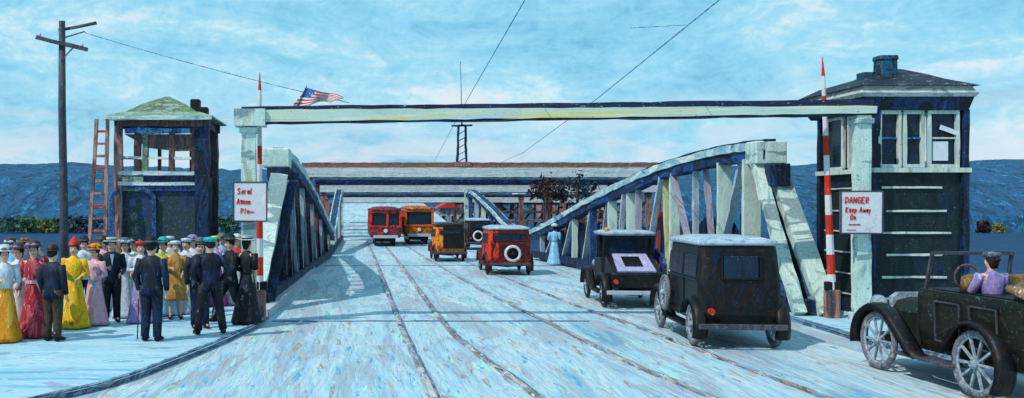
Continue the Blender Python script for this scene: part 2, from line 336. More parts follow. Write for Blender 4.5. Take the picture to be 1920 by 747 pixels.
def members(t, P, zt, spec):
    for (da, va, db, vb, wd, ci, dx) in spec:
        za = .42 if va == 0 else (zt(da) - .40); zb = .42 if vb == 0 else (zt(db) - .40)
        m = MB(); m.bar(P(da, za, dx), P(db, zb, dx), wd, .12, .012, up=(0, 1, .1)); m.build('vertical' if abs(da - db) < .3 else 'diagonal', PALE[ci], t)
# right near truss
t, P, zt = truss('tall pale green steel truss with raking end post beside the right kerb', XR, [(22.0, 4.1), (24.5, 4.08), (28.4, 3.78), (32, 3.25), (35.3, 2.72), (39, 2.0), (43, 1.35)], 20.2, 43, 2.2, None, 1)
m = MB(); m.bar(P(20.1, .12, .28), P(22.3, 3.55, .28), .44, .20, .02, up=(0, 1, 0)); m.build('end_post', MINT, t)
m = MB(); m.bar(P(20.25, .12, -.28), P(22.35, 3.75, -.20), .26, .20, .02, up=(0, 1, 0)); m.build('end_post', MINT, t)
m = MB(); m.bar(P(20.6, .10, 0), P(22.5, 3.5, .03), .34, .12, .015, up=(0, 1, 0)); m.build('end_post_web', DKBLUE, t)
m = MB(); m.box(P(22.3, 3.83, .05), (.76, .62, .56)); m.build('cap_box', MINT, t, bevel=.03)
m = MB(); m.box(P(21.86, 3.28, .10), (.50, .30, .54)); m.build('dark_gusset', DKBLUE, t, bevel=.02)
members(t, P, zt, [(22.9, 0, 22.9, 1, .42, 1, 0), (23.4, 1, 24.9, 0, .20, 0, .05), (24.3, 0, 24.3, 1, .36, 1, 0), (25.0, 0, 25.6, 1, .14, 2, .1), (26.0, 0, 26.0, 1, .16, 0, 0), (25.6, 0, 27.3, 1, .16, 2, -.1),
    (27.4, 0, 27.4, 1, .28, 1, 0), (27.9, 0, 28.2, 1, .16, 3, .05), (29.4, 0, 28.1, 1, .16, 0, -.1), (28.9, 0, 28.7, 1, .10, 4, .1), (30.2, 0, 30.2, 1, .20, 2, 0), (30.8, 0, 30.9, 1, .26, 1, 0), (31.8, 0, 31.2, 1, .16, 0, -.08),
    (32.6, 0, 32.6, 1, .30, 1, 0), (33.8, 0, 33.0, 1, .14, 2, 0), (34.6, 0, 34.6, 1, .26, 5, 0), (35.6, 0, 34.7, 1, .20, 0, 0), (36.8, 0, 36.8, 1, .22, 1, 0), (38.2, 0, 37.0, 1, .18, 0, 0), (39, 0, 39, 1, .2, 5, 0), (40.6, 0, 39.2, 1, .16, 0, 0), (41.4, 0, 41.4, 1, .2, 0, 0)])
# dark panelling between members, as on the picture (plate girder web behind the bars)
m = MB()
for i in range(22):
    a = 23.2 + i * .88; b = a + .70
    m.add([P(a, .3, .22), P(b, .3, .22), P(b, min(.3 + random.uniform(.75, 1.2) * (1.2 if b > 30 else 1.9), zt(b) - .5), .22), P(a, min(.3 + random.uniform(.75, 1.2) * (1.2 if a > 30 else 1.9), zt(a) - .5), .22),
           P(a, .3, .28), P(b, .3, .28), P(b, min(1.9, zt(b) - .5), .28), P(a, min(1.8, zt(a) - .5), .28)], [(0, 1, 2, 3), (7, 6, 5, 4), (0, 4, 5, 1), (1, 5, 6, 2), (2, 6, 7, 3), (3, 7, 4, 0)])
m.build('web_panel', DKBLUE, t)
# left near truss
t, P, zt = truss('blue truss with shade painted into its members and pale raking end post behind the left danger sign', XL, [(24.6, 4.05), (26.8, 4.0), (30, 3.70), (33.9, 3.15), (38, 2.5), (42.6, 1.68), (45.5, 1.3)], 21.6, 45.5, 2.2, None, -1)
m = MB(); m.bar(P(21.3, .12, -.20), P(24.3, 3.45, .10), .46, .18, .02, up=(0, 1, 0)); m.build('end_post', MINT, t)
m = MB(); m.bar(P(21.9, .12, .12), P(24.9, 3.4, .42), .24, .10, .02, up=(0, 1, 0)); m.build('end_post_web', DKBLUE, t)
m = MB(); m.box(P(24.9, 3.83, -.06), (.74, .8, .52)); m.build('cap_box', MINT, t, bevel=.03)
m = MB(); m.box(P(24.3, 3.40, .06), (.60, .34, .34)); m.build('dark_gusset', DKBLUE, t, bevel=.02)
sp = []
for i, d in enumerate((25.8, 27.4, 29, 30.8, 32.6, 34.6, 36.6, 38.6, 40.8, 43)):
    sp.append((d, 0, d, 1, .18, (6, 2, 6, 0, 6, 2, 4, 0, 6, 1)[i], 0)); sp.append((d + 1.5, 0, d + .1, 1, .11, (6, 0, 6, 2)[i % 4], .04))  # mostly near-black members: this truss's shadow side put into their colour
members(t, P, zt, sp)
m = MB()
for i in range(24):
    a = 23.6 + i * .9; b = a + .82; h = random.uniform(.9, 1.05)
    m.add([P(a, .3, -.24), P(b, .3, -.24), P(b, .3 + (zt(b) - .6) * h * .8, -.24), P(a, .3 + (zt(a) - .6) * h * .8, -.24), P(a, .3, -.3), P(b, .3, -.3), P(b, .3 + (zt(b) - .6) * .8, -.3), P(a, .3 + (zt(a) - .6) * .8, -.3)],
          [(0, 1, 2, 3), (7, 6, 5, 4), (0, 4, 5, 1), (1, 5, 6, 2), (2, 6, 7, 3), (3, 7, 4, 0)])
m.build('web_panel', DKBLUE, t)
# far leaf: low at the middle of the bridge, rising away
XR2 = lambda d: 8.57 - .01 * (d - 43); XL2 = lambda d: -1.1 + .012 * (d - 46)
for xf, lab in ((XR2, 'far right truss rising away beyond the red car'), (XL2, 'far left truss rising away beside the pale road')):
    t, P, zt = truss(lab, xf, [(46.3, 1.2), (50, 1.65), (54, 2.35), (58, 2.95), (62, 3.5), (65, 3.6)], 46.3, 65, 2, None, 1)
    members(t, P, zt, [(d, 0, d, 1, .26, (1, 0, 5, 1, 0, 5)[i], 0) for i, d in enumerate((49, 52, 55, 58, 61, 64))] + [(d + 1.6, 0, d + .1, 1, .16, 0, 0) for d in (52, 55, 58, 61)])
    m = MB(); m.bar(P(65.2, 0, 0), P(65.2, 3.7, 0), .5, .4, .02, up=(0, 1, 0)); m.build('end_post', MINT, t)

# ------------------------------------------------------------------ overhead gantries
def gantry(label, D, xs, z0, z1, beammat, topmat, posts, th=.5, name='gantry', postw=.42, slope=0, pm=MINT, ends=0, capw=.14):
    t = thing(name, (0, D, 0), label, 'gantry', 'overhead gantries across the bridge')
    a, b = xs
    m = MB(); m.bar((a, 0, (z0 + z1) / 2), (b, 0, (z0 + z1) / 2 + slope), th, z1 - z0, .014); m.build('beam', beammat, t)
    hh = (z1 - z0) * .55
    m = MB(); m.bar((a + ends, .02, z1 + hh / 2 - .004), (b, .02, z1 + slope + hh / 2 - .004), th * .7, hh, .02); m.build('beam_top', topmat, t)
    m = MB(); m.bar((a + .05, 0, z0 - .03), (b - .05, 0, z0 + slope - .03), th * .8, .05, .008); m.build('beam_edge', DKBLUE, t)
    for x in posts:
        zt = z0 + slope * (x - a) / (b - a) - .06
        m = MB(); m.path([(x, 0, 0), (x, 0, zt)], postw, postw * .8, .012); p = m.build('post', pm, t)
        m = MB(); m.box((x, 0, zt - .10), (postw + capw, postw * .8 + .12, .12)); m.build('post_capital', pm, p, bevel=.015)
        m = MB(); m.box((x, 0, .12), (postw + .12, postw * .8 + .1, .26)); m.build('post_base', pm, p, bevel=.015)
    return t
G1 = D_of(608)   # ~19.4
def taper(m, x0, zb0, zt0, x1, zb1, zt1, th, y=0, n=34, jit=.012):
    rings = []
    for k in range(n + 1):
        f = k / n; x = x0 + (x1 - x0) * f; a = zb0 + (zb1 - zb0) * f; b = zt0 + (zt1 - zt0) * f; jj = lambda: random.uniform(-jit, jit)
        rings.append([Vector((x, y - th / 2 + jj(), a + jj())), Vector((x, y + th / 2 + jj(), a + jj())), Vector((x, y + th / 2 + jj(), b + jj())), Vector((x, y - th / 2 + jj(), b + jj()))])
    m.rings(rings)
gt = thing('gantry', (0, G1, 0), 'long pale front gantry beam spanning the whole road between the two danger signs', 'gantry', 'overhead gantries across the bridge')
xa, xb = X_at(452, G1), X_at(1636, G1); zf_ = lambda y: Z_at(y, G1)
m = MB(); taper(m, xa, zf_(231), zf_(208), xb, zf_(214), zf_(200), .34); m.build('beam', BEAM, gt)
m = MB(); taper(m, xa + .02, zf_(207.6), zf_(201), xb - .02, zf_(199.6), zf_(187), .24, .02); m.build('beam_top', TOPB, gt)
m = MB(); taper(m, xa + .3, zf_(233.5), zf_(231.6), xb - .05, zf_(217), zf_(214.6), .26); m.build('beam_edge', DKBLUE, gt)
for x, yy in ((X_at(467, G1), 234.5), (X_at(1615, G1), 217.5)):
    pw = .30; zt = zf_(yy); m = MB(); m.path([(x, 0, 0), (x, 0, zt)], pw, pw * .8, .012); p = m.build('post', MINT, gt)
    m = MB(); m.box((x, 0, zt - .12), (pw + .08, pw * .8 + .12, .12)); m.build('post_capital', MINT, p, bevel=.015)
    m = MB(); m.box((x, 0, .12), (pw + .10, pw * .8 + .1, .26)); m.build('post_base', MINT, p, bevel=.015)
m_end = MB(); m_end.box((X_at(470, G1), G1, Z_at(222, G1)), (.66, .50, .36)); tag(m_end.build('beam_end_block', MINT), 'pale capital block at the left end of the front gantry beam', 'capital')
m_end_o = bpy.data.objects['beam_end_block']; m_end_o.parent = gt; m_end_o.location = (0, -G1, 0)
for k in ('label', 'category'): del m_end_o[k]
gantry('second overhead gantry with rusty brown top carrying the blue lattice mast', 66, (X_at(566, 66), X_at(1270, 66)), Z_at(333, 66), Z_at(315, 66), FARB, RAWB, (-3.2, 14.2, 23.0), .8, pm=WOOD, postw=.5)
gantry('third overhead gantry, middle one of the far beams', 71, (X_at(600, 71), X_at(1230, 71)), Z_at(361, 71), Z_at(348, 71), FARB, DKBLUE, (-2.3, 16.5, 23.2), .8, pm=RUST)
gantry('fourth overhead gantry, lowest and farthest beam just above the streetcars', 77, (X_at(628, 77), X_at(1180, 77)), Z_at(380, 77), Z_at(370, 77), FARB, TOPB, (-1.9, 12.5, 19.6), .8, pm=WOOD)
gantry('thin dark gantry beam between the second and third far beams', 68.5, (X_at(590, 68.5), X_at(1240, 68.5)), Z_at(343, 68.5), Z_at(339, 68.5), CHORDL, DKBLUE, (-2.6, 19.5), .5, pm=WOOD, postw=.3)
gantry('thin brown gantry beam just above the lowest far beam', 74, (X_at(612, 74), X_at(1200, 74)), Z_at(369, 74), Z_at(366, 74), CHORDL, WOOD, (-2.0, 13.8, 17.2), .5, pm=RUST, postw=.35)
# lattice mast on second gantry
Zb = Z_at(307, 66); Zp = Z_at(236, 66); xm = X_at(866, 66)
t = thing('signal_mast', (xm, 66, Zb), 'dark blue lattice mast with crosshead standing on the second gantry beam', 'mast')
m = MB()
for s in (-1, 1): m.path([(s * .34, 0, 0), (s * .28, 0, (Zp - Zb) * .5), (s * .26, 0, Zp - Zb)], .16, .14, .03, 4)
m.build('leg', DKBLUE, t)
m = MB()
for i in range(5): m.bar((-.32, 0, .1 + i * .5), (.32, 0, .45 + i * .5), .06, .05, .01)
m.build('lattice', DKBLUE, t)
m = MB(); m.bar((-.75, 0, Zp - Zb), (.75, 0, Zp - Zb + .02), .3, .12, .02); m.build('crosshead', DKBLUE, t)
m = MB(); m.tube([(0, 0, Zp - Zb), (0, 0, Zp - Zb + .6), (-.1, 0, Z_at(115, 66) - Zb)], [.07, .03, .018], 6); m.build('aerial', DKBLUE, t)
m = MB(); m.box((0, 0, -.06), (1.3, .7, .34)); m.build('base_plate', RUST, t)

t = thing('trestle', (0, 79.5, 0), 'dark brown and blue timber trestle filling the far distance under the lowest beam', 'trestle')
random.seed(21); TW = [WOOD, DKBLUE, RUST, PALE[0], PALE[5], PALE[4], PALE[1]]
xs_ = [X_at(px, 79.5) for px in range(852, 1215, 15)]
for i, x in enumerate(xs_):
    z = Z_at(380 - (12 if x > X_at(1000, 79.5) else 0) + random.uniform(-6, 4), 79.5); m = MB(); m.path([(x, 0, 0), (x + random.uniform(-.2, .2), 0, z)], random.uniform(.14, .34), .25, .03); m.build('post', TW[(i * 3) % 7], t)
    if i % 2 == 0 and i < len(xs_) - 2:
        m = MB(); m.bar((x, -.2, .8), (xs_[i + 2], -.2, z - .4), .14, .12, .02); m.build('brace', TW[(i * 2 + 1) % 4], t)
for zc, mt in ((Z_at(382, 79.5), DKBLUE), (Z_at(398, 79.5), WOOD), (Z_at(414, 79.5), RUST)):
    m = MB(); m.bar((xs_[0], -.3, zc), (xs_[-1], -.3, zc), .25, .22, .03); m.build('waling', mt, t)
# ------------------------------------------------------------------ striped barrier poles, signs
def barrier(label, p0, p1, r0, n, D, parentless=True):
    t = thing('barrier_pole', (p0[0], D, 0), label, 'barrier pole', 'raised striped barrier poles')
    m = MB(); a = Vector((0, 0, p0[1])); b = Vector((p1[0] - p0[0], 0, p1[1]))
    for i in range(n):
        m.cur = i % 2; u = i / n; v = (i + 1) / n; ra = r0 * (1 - .6 * u); rb = r0 * (1 - .6 * v)
        if i == n - 1: rb = .006
        m.tube([a.lerp(b, u), a.lerp(b, v)], [ra, rb], 8)
    m.build('striped_arm', [WHITP, REDP], t)
    m = MB(); m.cur = 0; m.box((0, .0, .35), (.26, .26, .7)); m.build('pivot_post', RUST, t, bevel=.02)
    m = MB(); m.box((0, -.02, .78), (.34, .12, .2)); m.build('counterweight', BLACK, t, bevel=.02)
BD = G1 + .45
barrier('red and white striped barrier pole standing upright at the left gantry post', (X_at(487, BD), .6), (X_at(487, BD), Z_at(135, BD)), .085, 12, BD)
barrier('red and white striped barrier pole leaning slightly before the right watch tower', (X_at(1560, BD), .6), (X_at(1542, BD), Z_at(106, BD)), .09, 12, BD)
FONT = {'D': [[(0,0),(0,1),(.55,.85),(.6,.3),(0,0)]], 'A': [[(0,0),(.3,1),(.6,0)],[(.1,.4),(.5,.4)]], 'N': [[(0,0),(0,1),(.55,0),(.55,1)]], 'G': [[(.6,.85),(.2,1),(0,.5),(.2,0),(.6,.1),(.6,.45),(.35,.45)]],
 'E': [[(.55,1),(0,1),(0,0),(.55,0)],[(0,.5),(.4,.5)]], 'R': [[(0,0),(0,1),(.5,.85),(.45,.5),(0,.45),(.55,0)]], 'K': [[(0,0),(0,1)],[(.5,1),(0,.45),(.5,0)]], 'e': [[(0,.35),(.4,.38),(.3,.65),(.08,.6),(0,.3),(.15,0),(.4,.1)]],
 'i': [[(.1,0),(.12,.6)],[(.12,.85),(.12,.95)]], 'p': [[(0,-.3),(0,.6),(.35,.55),(.38,.15),(0,.05)]], 'a': [[(.4,.6),(.05,.5),(.05,.08),(.38,.1),(.4,.6),(.42,0)]], 'w': [[(0,.6),(.12,0),(.25,.5),(.38,0),(.5,.6)]], 'y': [[(0,.6),(.2,.1)],[(.42,.6),(.1,-.35)]],
 'O': [[(.3,1),(0,.6),(.1,0),(.5,.1),(.55,.7),(.3,1)]], 'n': [[(0,0),(0,.6),(.3,.55),(.35,0)]], 'S': [[(.5,.9),(.15,1),(.05,.65),(.45,.4),(.4,0),(0,.1)]], 'o': [[(.2,.6),(0,.3),(.15,0),(.38,.2),(.35,.55),(.2,.6)]], 'l': [[(.1,1),(.1,0),(.2,0)]],
 'v': [[(0,.7),(.25,0),(.5,.7),(0,.7)],[(.1,.5),(.4,.5)]], 'm': [[(0,0),(0,.6),(.2,.5),(.22,0)],[(.22,.5),(.42,.55),(.45,0)]], 'r': [[(0,0),(0,.6),(.3,.6)]], 'P': [[(0,0),(0,1),(.5,.85),(.4,.45),(0,.45)]], '~': [[(0,.2),(.2,.35),(.4,.15),(.6,.35),(.8,.2),(1,.3)]], '-': [[(0,.3),(.5,.35),(1,.25)]]}
def sign(label, px0, py0, px1, py1, D, lines):
    x0, x1 = X_at(px0, D), X_at(px1, D); z0, z1 = Z_at(py1, D), Z_at(py0, D); W, H = x1 - x0, z1 - z0
    t = thing('danger_sign', ((x0 + x1) / 2, D, z0), label, 'sign')
    m = MB(); m.box((0, 0, H / 2), (W, .035, H)); m.build('board', SIGNW, t, bevel=.006)
    m = MB()
    for s in (-1, 1): m.bar((s * W / 2, .0, 0), (s * W / 2, .0, H), .03, .05, .004)
    for s in (0, 1): m.bar((-W / 2, .0, s * H), (W / 2, .0, s * H), .05, .03, .004)
    m.build('edge_frame', POLEM, t)
    for (txt, u, v, h, th) in lines:
        m = MB()
        cx = -W / 2 + u * W
        for ch in txt:
            if ch == ' ': cx += h * .4; continue
            for st in FONT[ch]:
                pts = [(cx + (p[0] + .1 * p[1]) * h * .8, -.024, v * H + p[1] * h) for p in st]
                for a, b in zip(pts, pts[1:]): m.bar(a, b, .012, th, 0, 1, up=(0, 0, 1) if abs(a[2]-b[2]) < abs(a[0]-b[0]) else (1, 0, 0))
            cx += h * (.62 if ch.isupper() or ch in '~-' else .46) * 1.12 + (h * .25 if ch in '~-' else 0)
        m.build('lettering', SIGNR, t)
sign('white danger sign with red handwriting on the left gantry post', 438, 342, 500, 415, G1 - .28, [('Soral', .12, .70, .12, .022), ('Avnmn', .10, .44, .11, .022), ('Plm~', .22, .20, .11, .018)])
sign('white sign with red DANGER lettering on the right gantry post', 1576, 359, 1654, 438, G1 - .28, [('DANGER', .10, .72, .125, .021), ('Keep Away', .11, .50, .11, .019), ('On', .22, .33, .11, .02), ('~~~', .18, .185, .09, .018), ('---', .14, .06, .07, .011)])

# ------------------------------------------------------------------ flag on the front beam
t = thing('flag', (X_at(556, G1), G1, Z_at(205, G1)), 'small stars and stripes flag blowing above the left part of the front gantry beam', 'flag')
m = MB(); m.tube([(-.06, 0, -.1), (.22, 0, .50)], [.014, .010], 6); m.build('staff', POLEM, t)
FW, FH, nx, ny = 1.02, .48, 26, 13
m = MB(); vs = []
for j in range(ny + 1):
    for i in range(nx + 1):
        u, v = i / nx, j / ny
        x = -.20 + .42 * v + u * FW * (.9 - .12 * v) ; z = -.06 + .52 * v * (1 - .42 * u) + .22 * u * (1 - v) - .07 * math.sin(u * 6.5) * (1 - .3 * v) * u
        vs.append((x, -.03 + .05 * math.sin(u * 9 + v * 2), z))
o_ = len(m.v); m.v += vs
for j in range(ny):
    for i in range(nx):
        a = j * (nx + 1) + i; m.f.append([a, a + 1, a + nx + 2, a + nx + 1]); m.mi.append(2 if (i < nx * .24 and j >= 8) else (j % 2 == 0) * 1)
fl = m.build('flag_cloth', [WHITP, REDP, paint('flag_blue', ['#1f3a78', '#2f5598', '#28488a'], 6, fleck='#dfe3ea', fleck_amt=.12, fleck_scale=20)], t, smooth=True)
sm = fl.modifiers.new('thickness', 'SOLIDIFY'); sm.thickness = .006

# ------------------------------------------------------------------ left watch tower and ladder
TD = 26.0; tx = X_at(300, TD)
t = thing('watch_tower', (tx, TD, PZ), 'open wooden watch tower with olive pediment roof behind the crowd', 'watch tower')
hw = 1.18; dp = 2.3
zz = lambda y: Z_at(y, TD) - PZ
for (x, y, mt, wd) in ((-hw, 0, RUST, .22), (hw + .04, 0, DKBLUE, .40), (-hw, dp, WOOD, .2), (hw, dp, WOOD, .3)):
    m = MB(); m.path([(x, y, 0), (x, y, zz(232))], wd, wd * .8, .018); m.build('corner_post', mt, t)
m = MB()
for (a, b, y) in ((-hw, hw, .04), ): m.box((0, .06, (zz(330) - .3) / 2 + .15), (2 * hw - .1, .08, zz(330) - .3 + .3))
m.box((0, dp - .06, zz(330) / 2), (2 * hw - .1, .08, zz(330))); m.box((-hw + .02, dp / 2, zz(330) / 2), (.08, dp - .3, zz(330))); m.box((hw - .02, dp / 2, zz(330) / 2), (.08, dp - .3, zz(330)))
m.build('lower_wall', paint('tower_wall', ['#10181e', '#22323e', '#2c3830', '#1a3564', '#141e26', '#444a2c'], 1.6, (1, 1, .4), fleck=['#6f8aa0', '#1f4c90', '#5a5a34'], fleck_amt=.12, bump=.5), t)
m = MB()
for s, yy in ((325, 0), (345, -.01)): m.bar((-hw, -.04 + yy, zz(s)), (hw, -.04 + yy, zz(s)), .12, .10, .012)
m.build('floor_band', FARB, t)
m = MB(); m.box((.05, -.03, zz(338) - .18), (2.2, .05, .26)); m.build('blue_panel', PALE[5], t)
m = MB(); m.box((-.78, -.05, zz(345)), (.62, .05, .42)); m.build('notice_board', OLIVE, t)
m = MB()
n = 14; pts = [(-.75 + .60 * math.cos(math.pi * k / n), -.02, zz(440) + .95 + .42 * math.sin(math.pi * k / n)) for k in range(n + 1)]
m.path([(-.75 + .6, -.02, 0)] + pts + [(-.75 - .6, -.02, 0)], .12, .14, .015, 1, up=(0, 1, 0)); m.build('arched_doorway', PALE[5], t)
for x in (-.42, .34, .98):
    m = MB(); m.path([(x, 0, zz(322)), (x, 0, zz(240))], .16, .10, .015); m.build('mullion', WOOD if x != -.42 else OLIVE, t)
for x in (-.5, .5):
    m = MB(); m.path([(x, dp, zz(322)), (x, dp, zz(240))], .10, .10, .012); m.build('mullion', WOOD, t)
m = MB(); m.bar((-hw, 0, zz(296)), (hw, 0, zz(298)), .08, .07, .012); m.build('sill_rail', MINT, t)
m = MB(); m.prism([(-1.02, zz(252)), (1.1, zz(252)), (1.15, zz(282)), (.5, zz(284)), (-.3, zz(278))], 'Y', -.03, .06); m.build('awning', WOOD, t)
m = MB(); m.bar((-hw - .1, 0, zz(230)), (hw + .25, 0, zz(230)), .3, .24, .02); m.bar((-hw - .1, dp, zz(230)), (hw + .2, dp, zz(230)), .2, .24, .02)
m.bar((-hw, 0, zz(230)), (-hw, dp, zz(230)), .2, .24, .02); m.bar((hw, 0, zz(230)), (hw, dp, zz(230)), .2, .24, .02); m.build('lintel', WOOD, t)
m = MB(); m.bar((-hw + .2, -.10, zz(246)), (hw - .3, -.10, zz(246)), .08, .14, .02); m.build('lintel_trim', BLUEST, t)
m = MB(); e = .36; zb = zz(222); zm = zz(209); zt_ = zz(177)
R4 = lambda hx, y0, y1, z: [Vector((-hx, y0, z)), Vector((hx, y0, z)), Vector((hx, y1, z)), Vector((-hx, y1, z))]
m.rings([R4(hw + e, -e, dp + e, zb), R4(hw + e, -e, dp + e, zb + .05), R4(hw - .08, .12, dp - .12, zm)])
sk_ = m.build('eaves', paint('mint_roof', ['#5a7060', '#93b09c', '#6c7c5c', '#86a494', '#a9c0b0'], 2.5, (.5, 1, 1), fleck=['#2a3234', '#d8e4dc'], fleck_amt=.10), t)
m = MB(); m.rings([R4(hw - .10, .14, dp - .14, zm - .02), R4(.62, .5, dp - .5, (zm * .45 + zt_ * .55)), R4(.06, dp / 2 - .1, dp / 2 + .1, zt_ + .06)]); rf = m.build('roof', OLIVE, t)
m = MB(); m.bar((-hw - e, -e, zb - .02), (hw + e, -e, zb - .02), .10, .12, .015); m.build('gutter', MINT, rf)
m = MB(); m.box((.92, .6, zz(196)), (.28, .3, .42)); m.box((1.16, .5, zz(206)), (.3, .3, .24)); m.build('chimney', BLACK, rf, bevel=.03)
t = thing('ladder', (X_at(188, 25.6), 25.5, PZ), 'brown wooden ladder leaning on the left side of the open watch tower', 'ladder')
lz = zz(226)
for a, b in ((-.26, -.10), (.24, .20)):
    m = MB(); m.bar((a, -.3, 0), (b, .1, lz), .09, .07, .012); m.build('side_rail', RUST, t)
for i in range(13):
    f = (i + 1) / 14; m = MB(); m.bar((-.26 + .16 * f, -.3 + .4 * f, f * lz), (.24 - .04 * f, -.3 + .4 * f, f * lz), .05, .065, .008, 2); m.build('rung', RUST if i % 3 else REDP, t)

# ------------------------------------------------------------------ right watch tower
RD = 19.85; rx0, rx1 = X_at(1642, RD), X_at(1808, RD); rw = rx1 - rx0; rdp = 2.3
t = thing('watch_tower', ((rx0 + rx1) / 2, RD, PZ), 'dark boarded watch tower with glazed cabin and chimney behind the touring car', 'watch tower')
zz = lambda y: Z_at(y, RD) - PZ
h1 = zz(322); h2 = zz(206)
m = MB(); m.box((0, rdp / 2, h1 / 2), (rw - .04, rdp - .04, h1)); m.build('lower_wall', WALLD, t)
for i, y in enumerate((352, 396, 437, 478, 520, 560)):
    m = MB(); m.bar((-rw / 2 + .12 + .1 * (i % 2), -.012, zz(y)), (rw / 2 - .5 + .1 * (i % 3), -.012, zz(y)), .03, .045, .006); m.bar((-rw / 2 - .012, .2, zz(y)), (-rw / 2 - .012, rdp - .2, zz(y)), .03, .03, .006); m.build('board_edge', CREAM, t)
m = MB()
for x, y in ((-rw/2, 0), (rw/2, 0), (-rw/2, rdp), (rw/2, rdp)): m.path([(x, y, 0), (x, y, h2)], .14, .14, .012)
m.build('corner_post', CREAM if False else DKBLUE, t)
m = MB(); m.box((0, rdp / 2, h1 + .03), (rw + .2, rdp + .2, .10)); m.build('sill_band', CREAM, t)
m = MB(); m.box((0, rdp * .62, (h1 + h2) / 2), (rw - .2, .06, h2 - h1 - .05)); m.build('inner_wall', GLASS, t)
cols = [(1647, 1684), (1694, 1728), (1740, 1793)]
def window(x0, x1, parent, side=False, paper=False):
    def P3(a, b, z): return ((a + b) / 2, 0, z)
    w_ = x1 - x0; z0, z1 = h1 + .12, h2 - .06; H = z1 - z0; c = (x0 + x1) / 2
    m = MB()
    if not side:
        for x in (x0, x1): m.bar((x, -.03, z0), (x, -.03, z1), .075, .07, .006)
        for z in (z0, z1): m.bar((x0 - .03, -.03, z), (x1 + .03, -.03, z), .07, .075, .006)
        f = m.build('window', CREAM, parent)
        m = MB(); m.box((c, .02, (z0 + z1) / 2), (w_, .02, H)); m.build('pane', GLASS, f)
        m = MB(); m.bar((x0, -.025, z0 + H * .52), (x1, -.025, z0 + H * .52), .04, .035, .004); m.build('sash_bar', BLUEST if not paper else CREAM, f)
        if paper:
            m = MB(); m.box((c - .05, -.01, z0 + H * .28), (w_ * .55, .012, H * .36)); m.build('paper_notice', WHITP, f)
            m = MB(); m.box((c + .12, -.06, z0 + H * .66), (w_ * .7, .02, .10), ry=.35); m.build('open_vent', WHITP, f)
    else:
        xx = -rw / 2 - .03
        for y in (x0, x1): m.bar((xx, y, z0), (xx, y, z1), .07, .07, .006)
        for z in (z0, z1): m.bar((xx, x0, z), (xx, x1, z), .07, .07, .006)
        f = m.build('window', CREAM, parent); m = MB(); m.box((xx + .05, (x0 + x1) / 2, (z0 + z1) / 2), (.02, w_, H)); m.build('pane', GLASS, f)
for i, (a, b) in enumerate(cols):
    cx = (rx0 + rx1) / 2; window(X_at(a, RD) - cx, X_at(b, RD) - cx, t, paper=(i == 2))
for a, b in ((.25, 1.0), (1.25, 2.0)): window(a, b, t, side=True)
m = MB(); z0 = h2; eL, eR = .42, .12; cw = (eR - eL) / 2; hwr = (rw + eL + eR) / 2
m.rloft([(z0 - .02, cw * .6, rdp / 2, hwr - .14, rdp / 2 + .12, .05), (z0 + .26, cw, rdp / 2, hwr - .02, rdp / 2 + .22, .05)]); m.build('dark_soffit', DKBLUE, t)
e = .24; zE = z0 + .262; zE2 = zE + .24
m = MB(); m.rloft([(zE, cw, rdp / 2, hwr, rdp / 2 + e, .06), (zE + .08, cw, rdp / 2, hwr + .05, rdp / 2 + e + .05, .06), (zE + .12, cw, rdp / 2, hwr, rdp / 2 + e, .06), (zE2, cw, rdp / 2, hwr - .05, rdp / 2 + e - .05, .06)])
m.build('cornice', ROOFG, t)
m = MB(); zA = zz(134)
m.rings([[Vector((cw - hwr - .05, -e - .05, zE2)), Vector((cw + hwr + .05, -e - .05, zE2)), Vector((cw + hwr + .05, rdp + e, zE2)), Vector((cw - hwr - .05, rdp + e, zE2))],
         [Vector((cw - hwr + .30, .15, zE2 + .20)), Vector((cw + hwr - .45, .15, zE2 + .20)), Vector((cw + hwr - .45, rdp - .15, zE2 + .20)), Vector((cw - hwr + .30, rdp - .15, zE2 + .20))],
         [Vector((-.55, .55, zE2 + .36)), Vector((.50, .55, zE2 + .36)), Vector((.50, 1.7, zE2 + .36)), Vector((-.55, 1.7, zE2 + .36))], [Vector((-.16, 1.0, zA + .2)), Vector((.2, 1.0, zA + .2)), Vector((.2, 1.3, zA + .2)), Vector((-.16, 1.3, zA + .2))]])
rf = m.build('roof', ROOFD, t)
m = MB(); cx_ = X_at(1660, RD + .5) - (rx0 + rx1) / 2; m.rloft([(zE2, cx_, .5, .20, .18, .05), (zz(108), cx_, .5, .19, .17, .05), (zz(106), cx_, .5, .21, .19, .05), (zz(99), cx_, .5, .20, .18, .05)]); m.box((cx_ - .38, .6, zE2 + .18), (.26, .3, .42)); m.build('chimney', paint('chimney_paint', ['#101820', '#2a3c44', '#1c5a7c', '#141c22', '#24333a'], 5, fleck=['#5fa6b4', '#0c1014'], fleck_amt=.10), rf)

# ------------------------------------------------------------------ utility pole and wires
UD = 21.5; ux = X_at(117, UD)
t = thing('utility_pole', (ux, UD, PZ), 'tall grey wooden utility pole with two crossarms rising out of the crowd', 'utility pole')
hU = Z_at(40, UD) - PZ
m = MB(); m.tube([(.06, 0, 0), (.03, .01, hU * .35), (-.01, 0, hU * .7), (-.01, 0, hU)], [.115, .10, .09, .075], 9); m.build('shaft', POLEM, t, smooth=True)
m = MB(); m.bar((-.58, -.1, Z_at(72, UD) - PZ), (.62, -.1, Z_at(95, UD) - PZ), .09, .09, .01); m.build('crossarm', POLEM, t)
m = MB(); m.bar((-.12, .1, Z_at(56, UD) - PZ), (.78, .1, Z_at(42, UD) - PZ), .06, .06, .008); m.build('crossarm', POLEM, t)
m = MB(); m.bar((.0, -.1, Z_at(115, UD) - PZ), (.3, -.1, Z_at(90, UD) - PZ), .025, .025, .002); m.bar((0, .1, Z_at(70, UD) - PZ), (.5, .1, Z_at(58, UD) - PZ), .025, .025, .002); m.build('brace', POLEM, t)
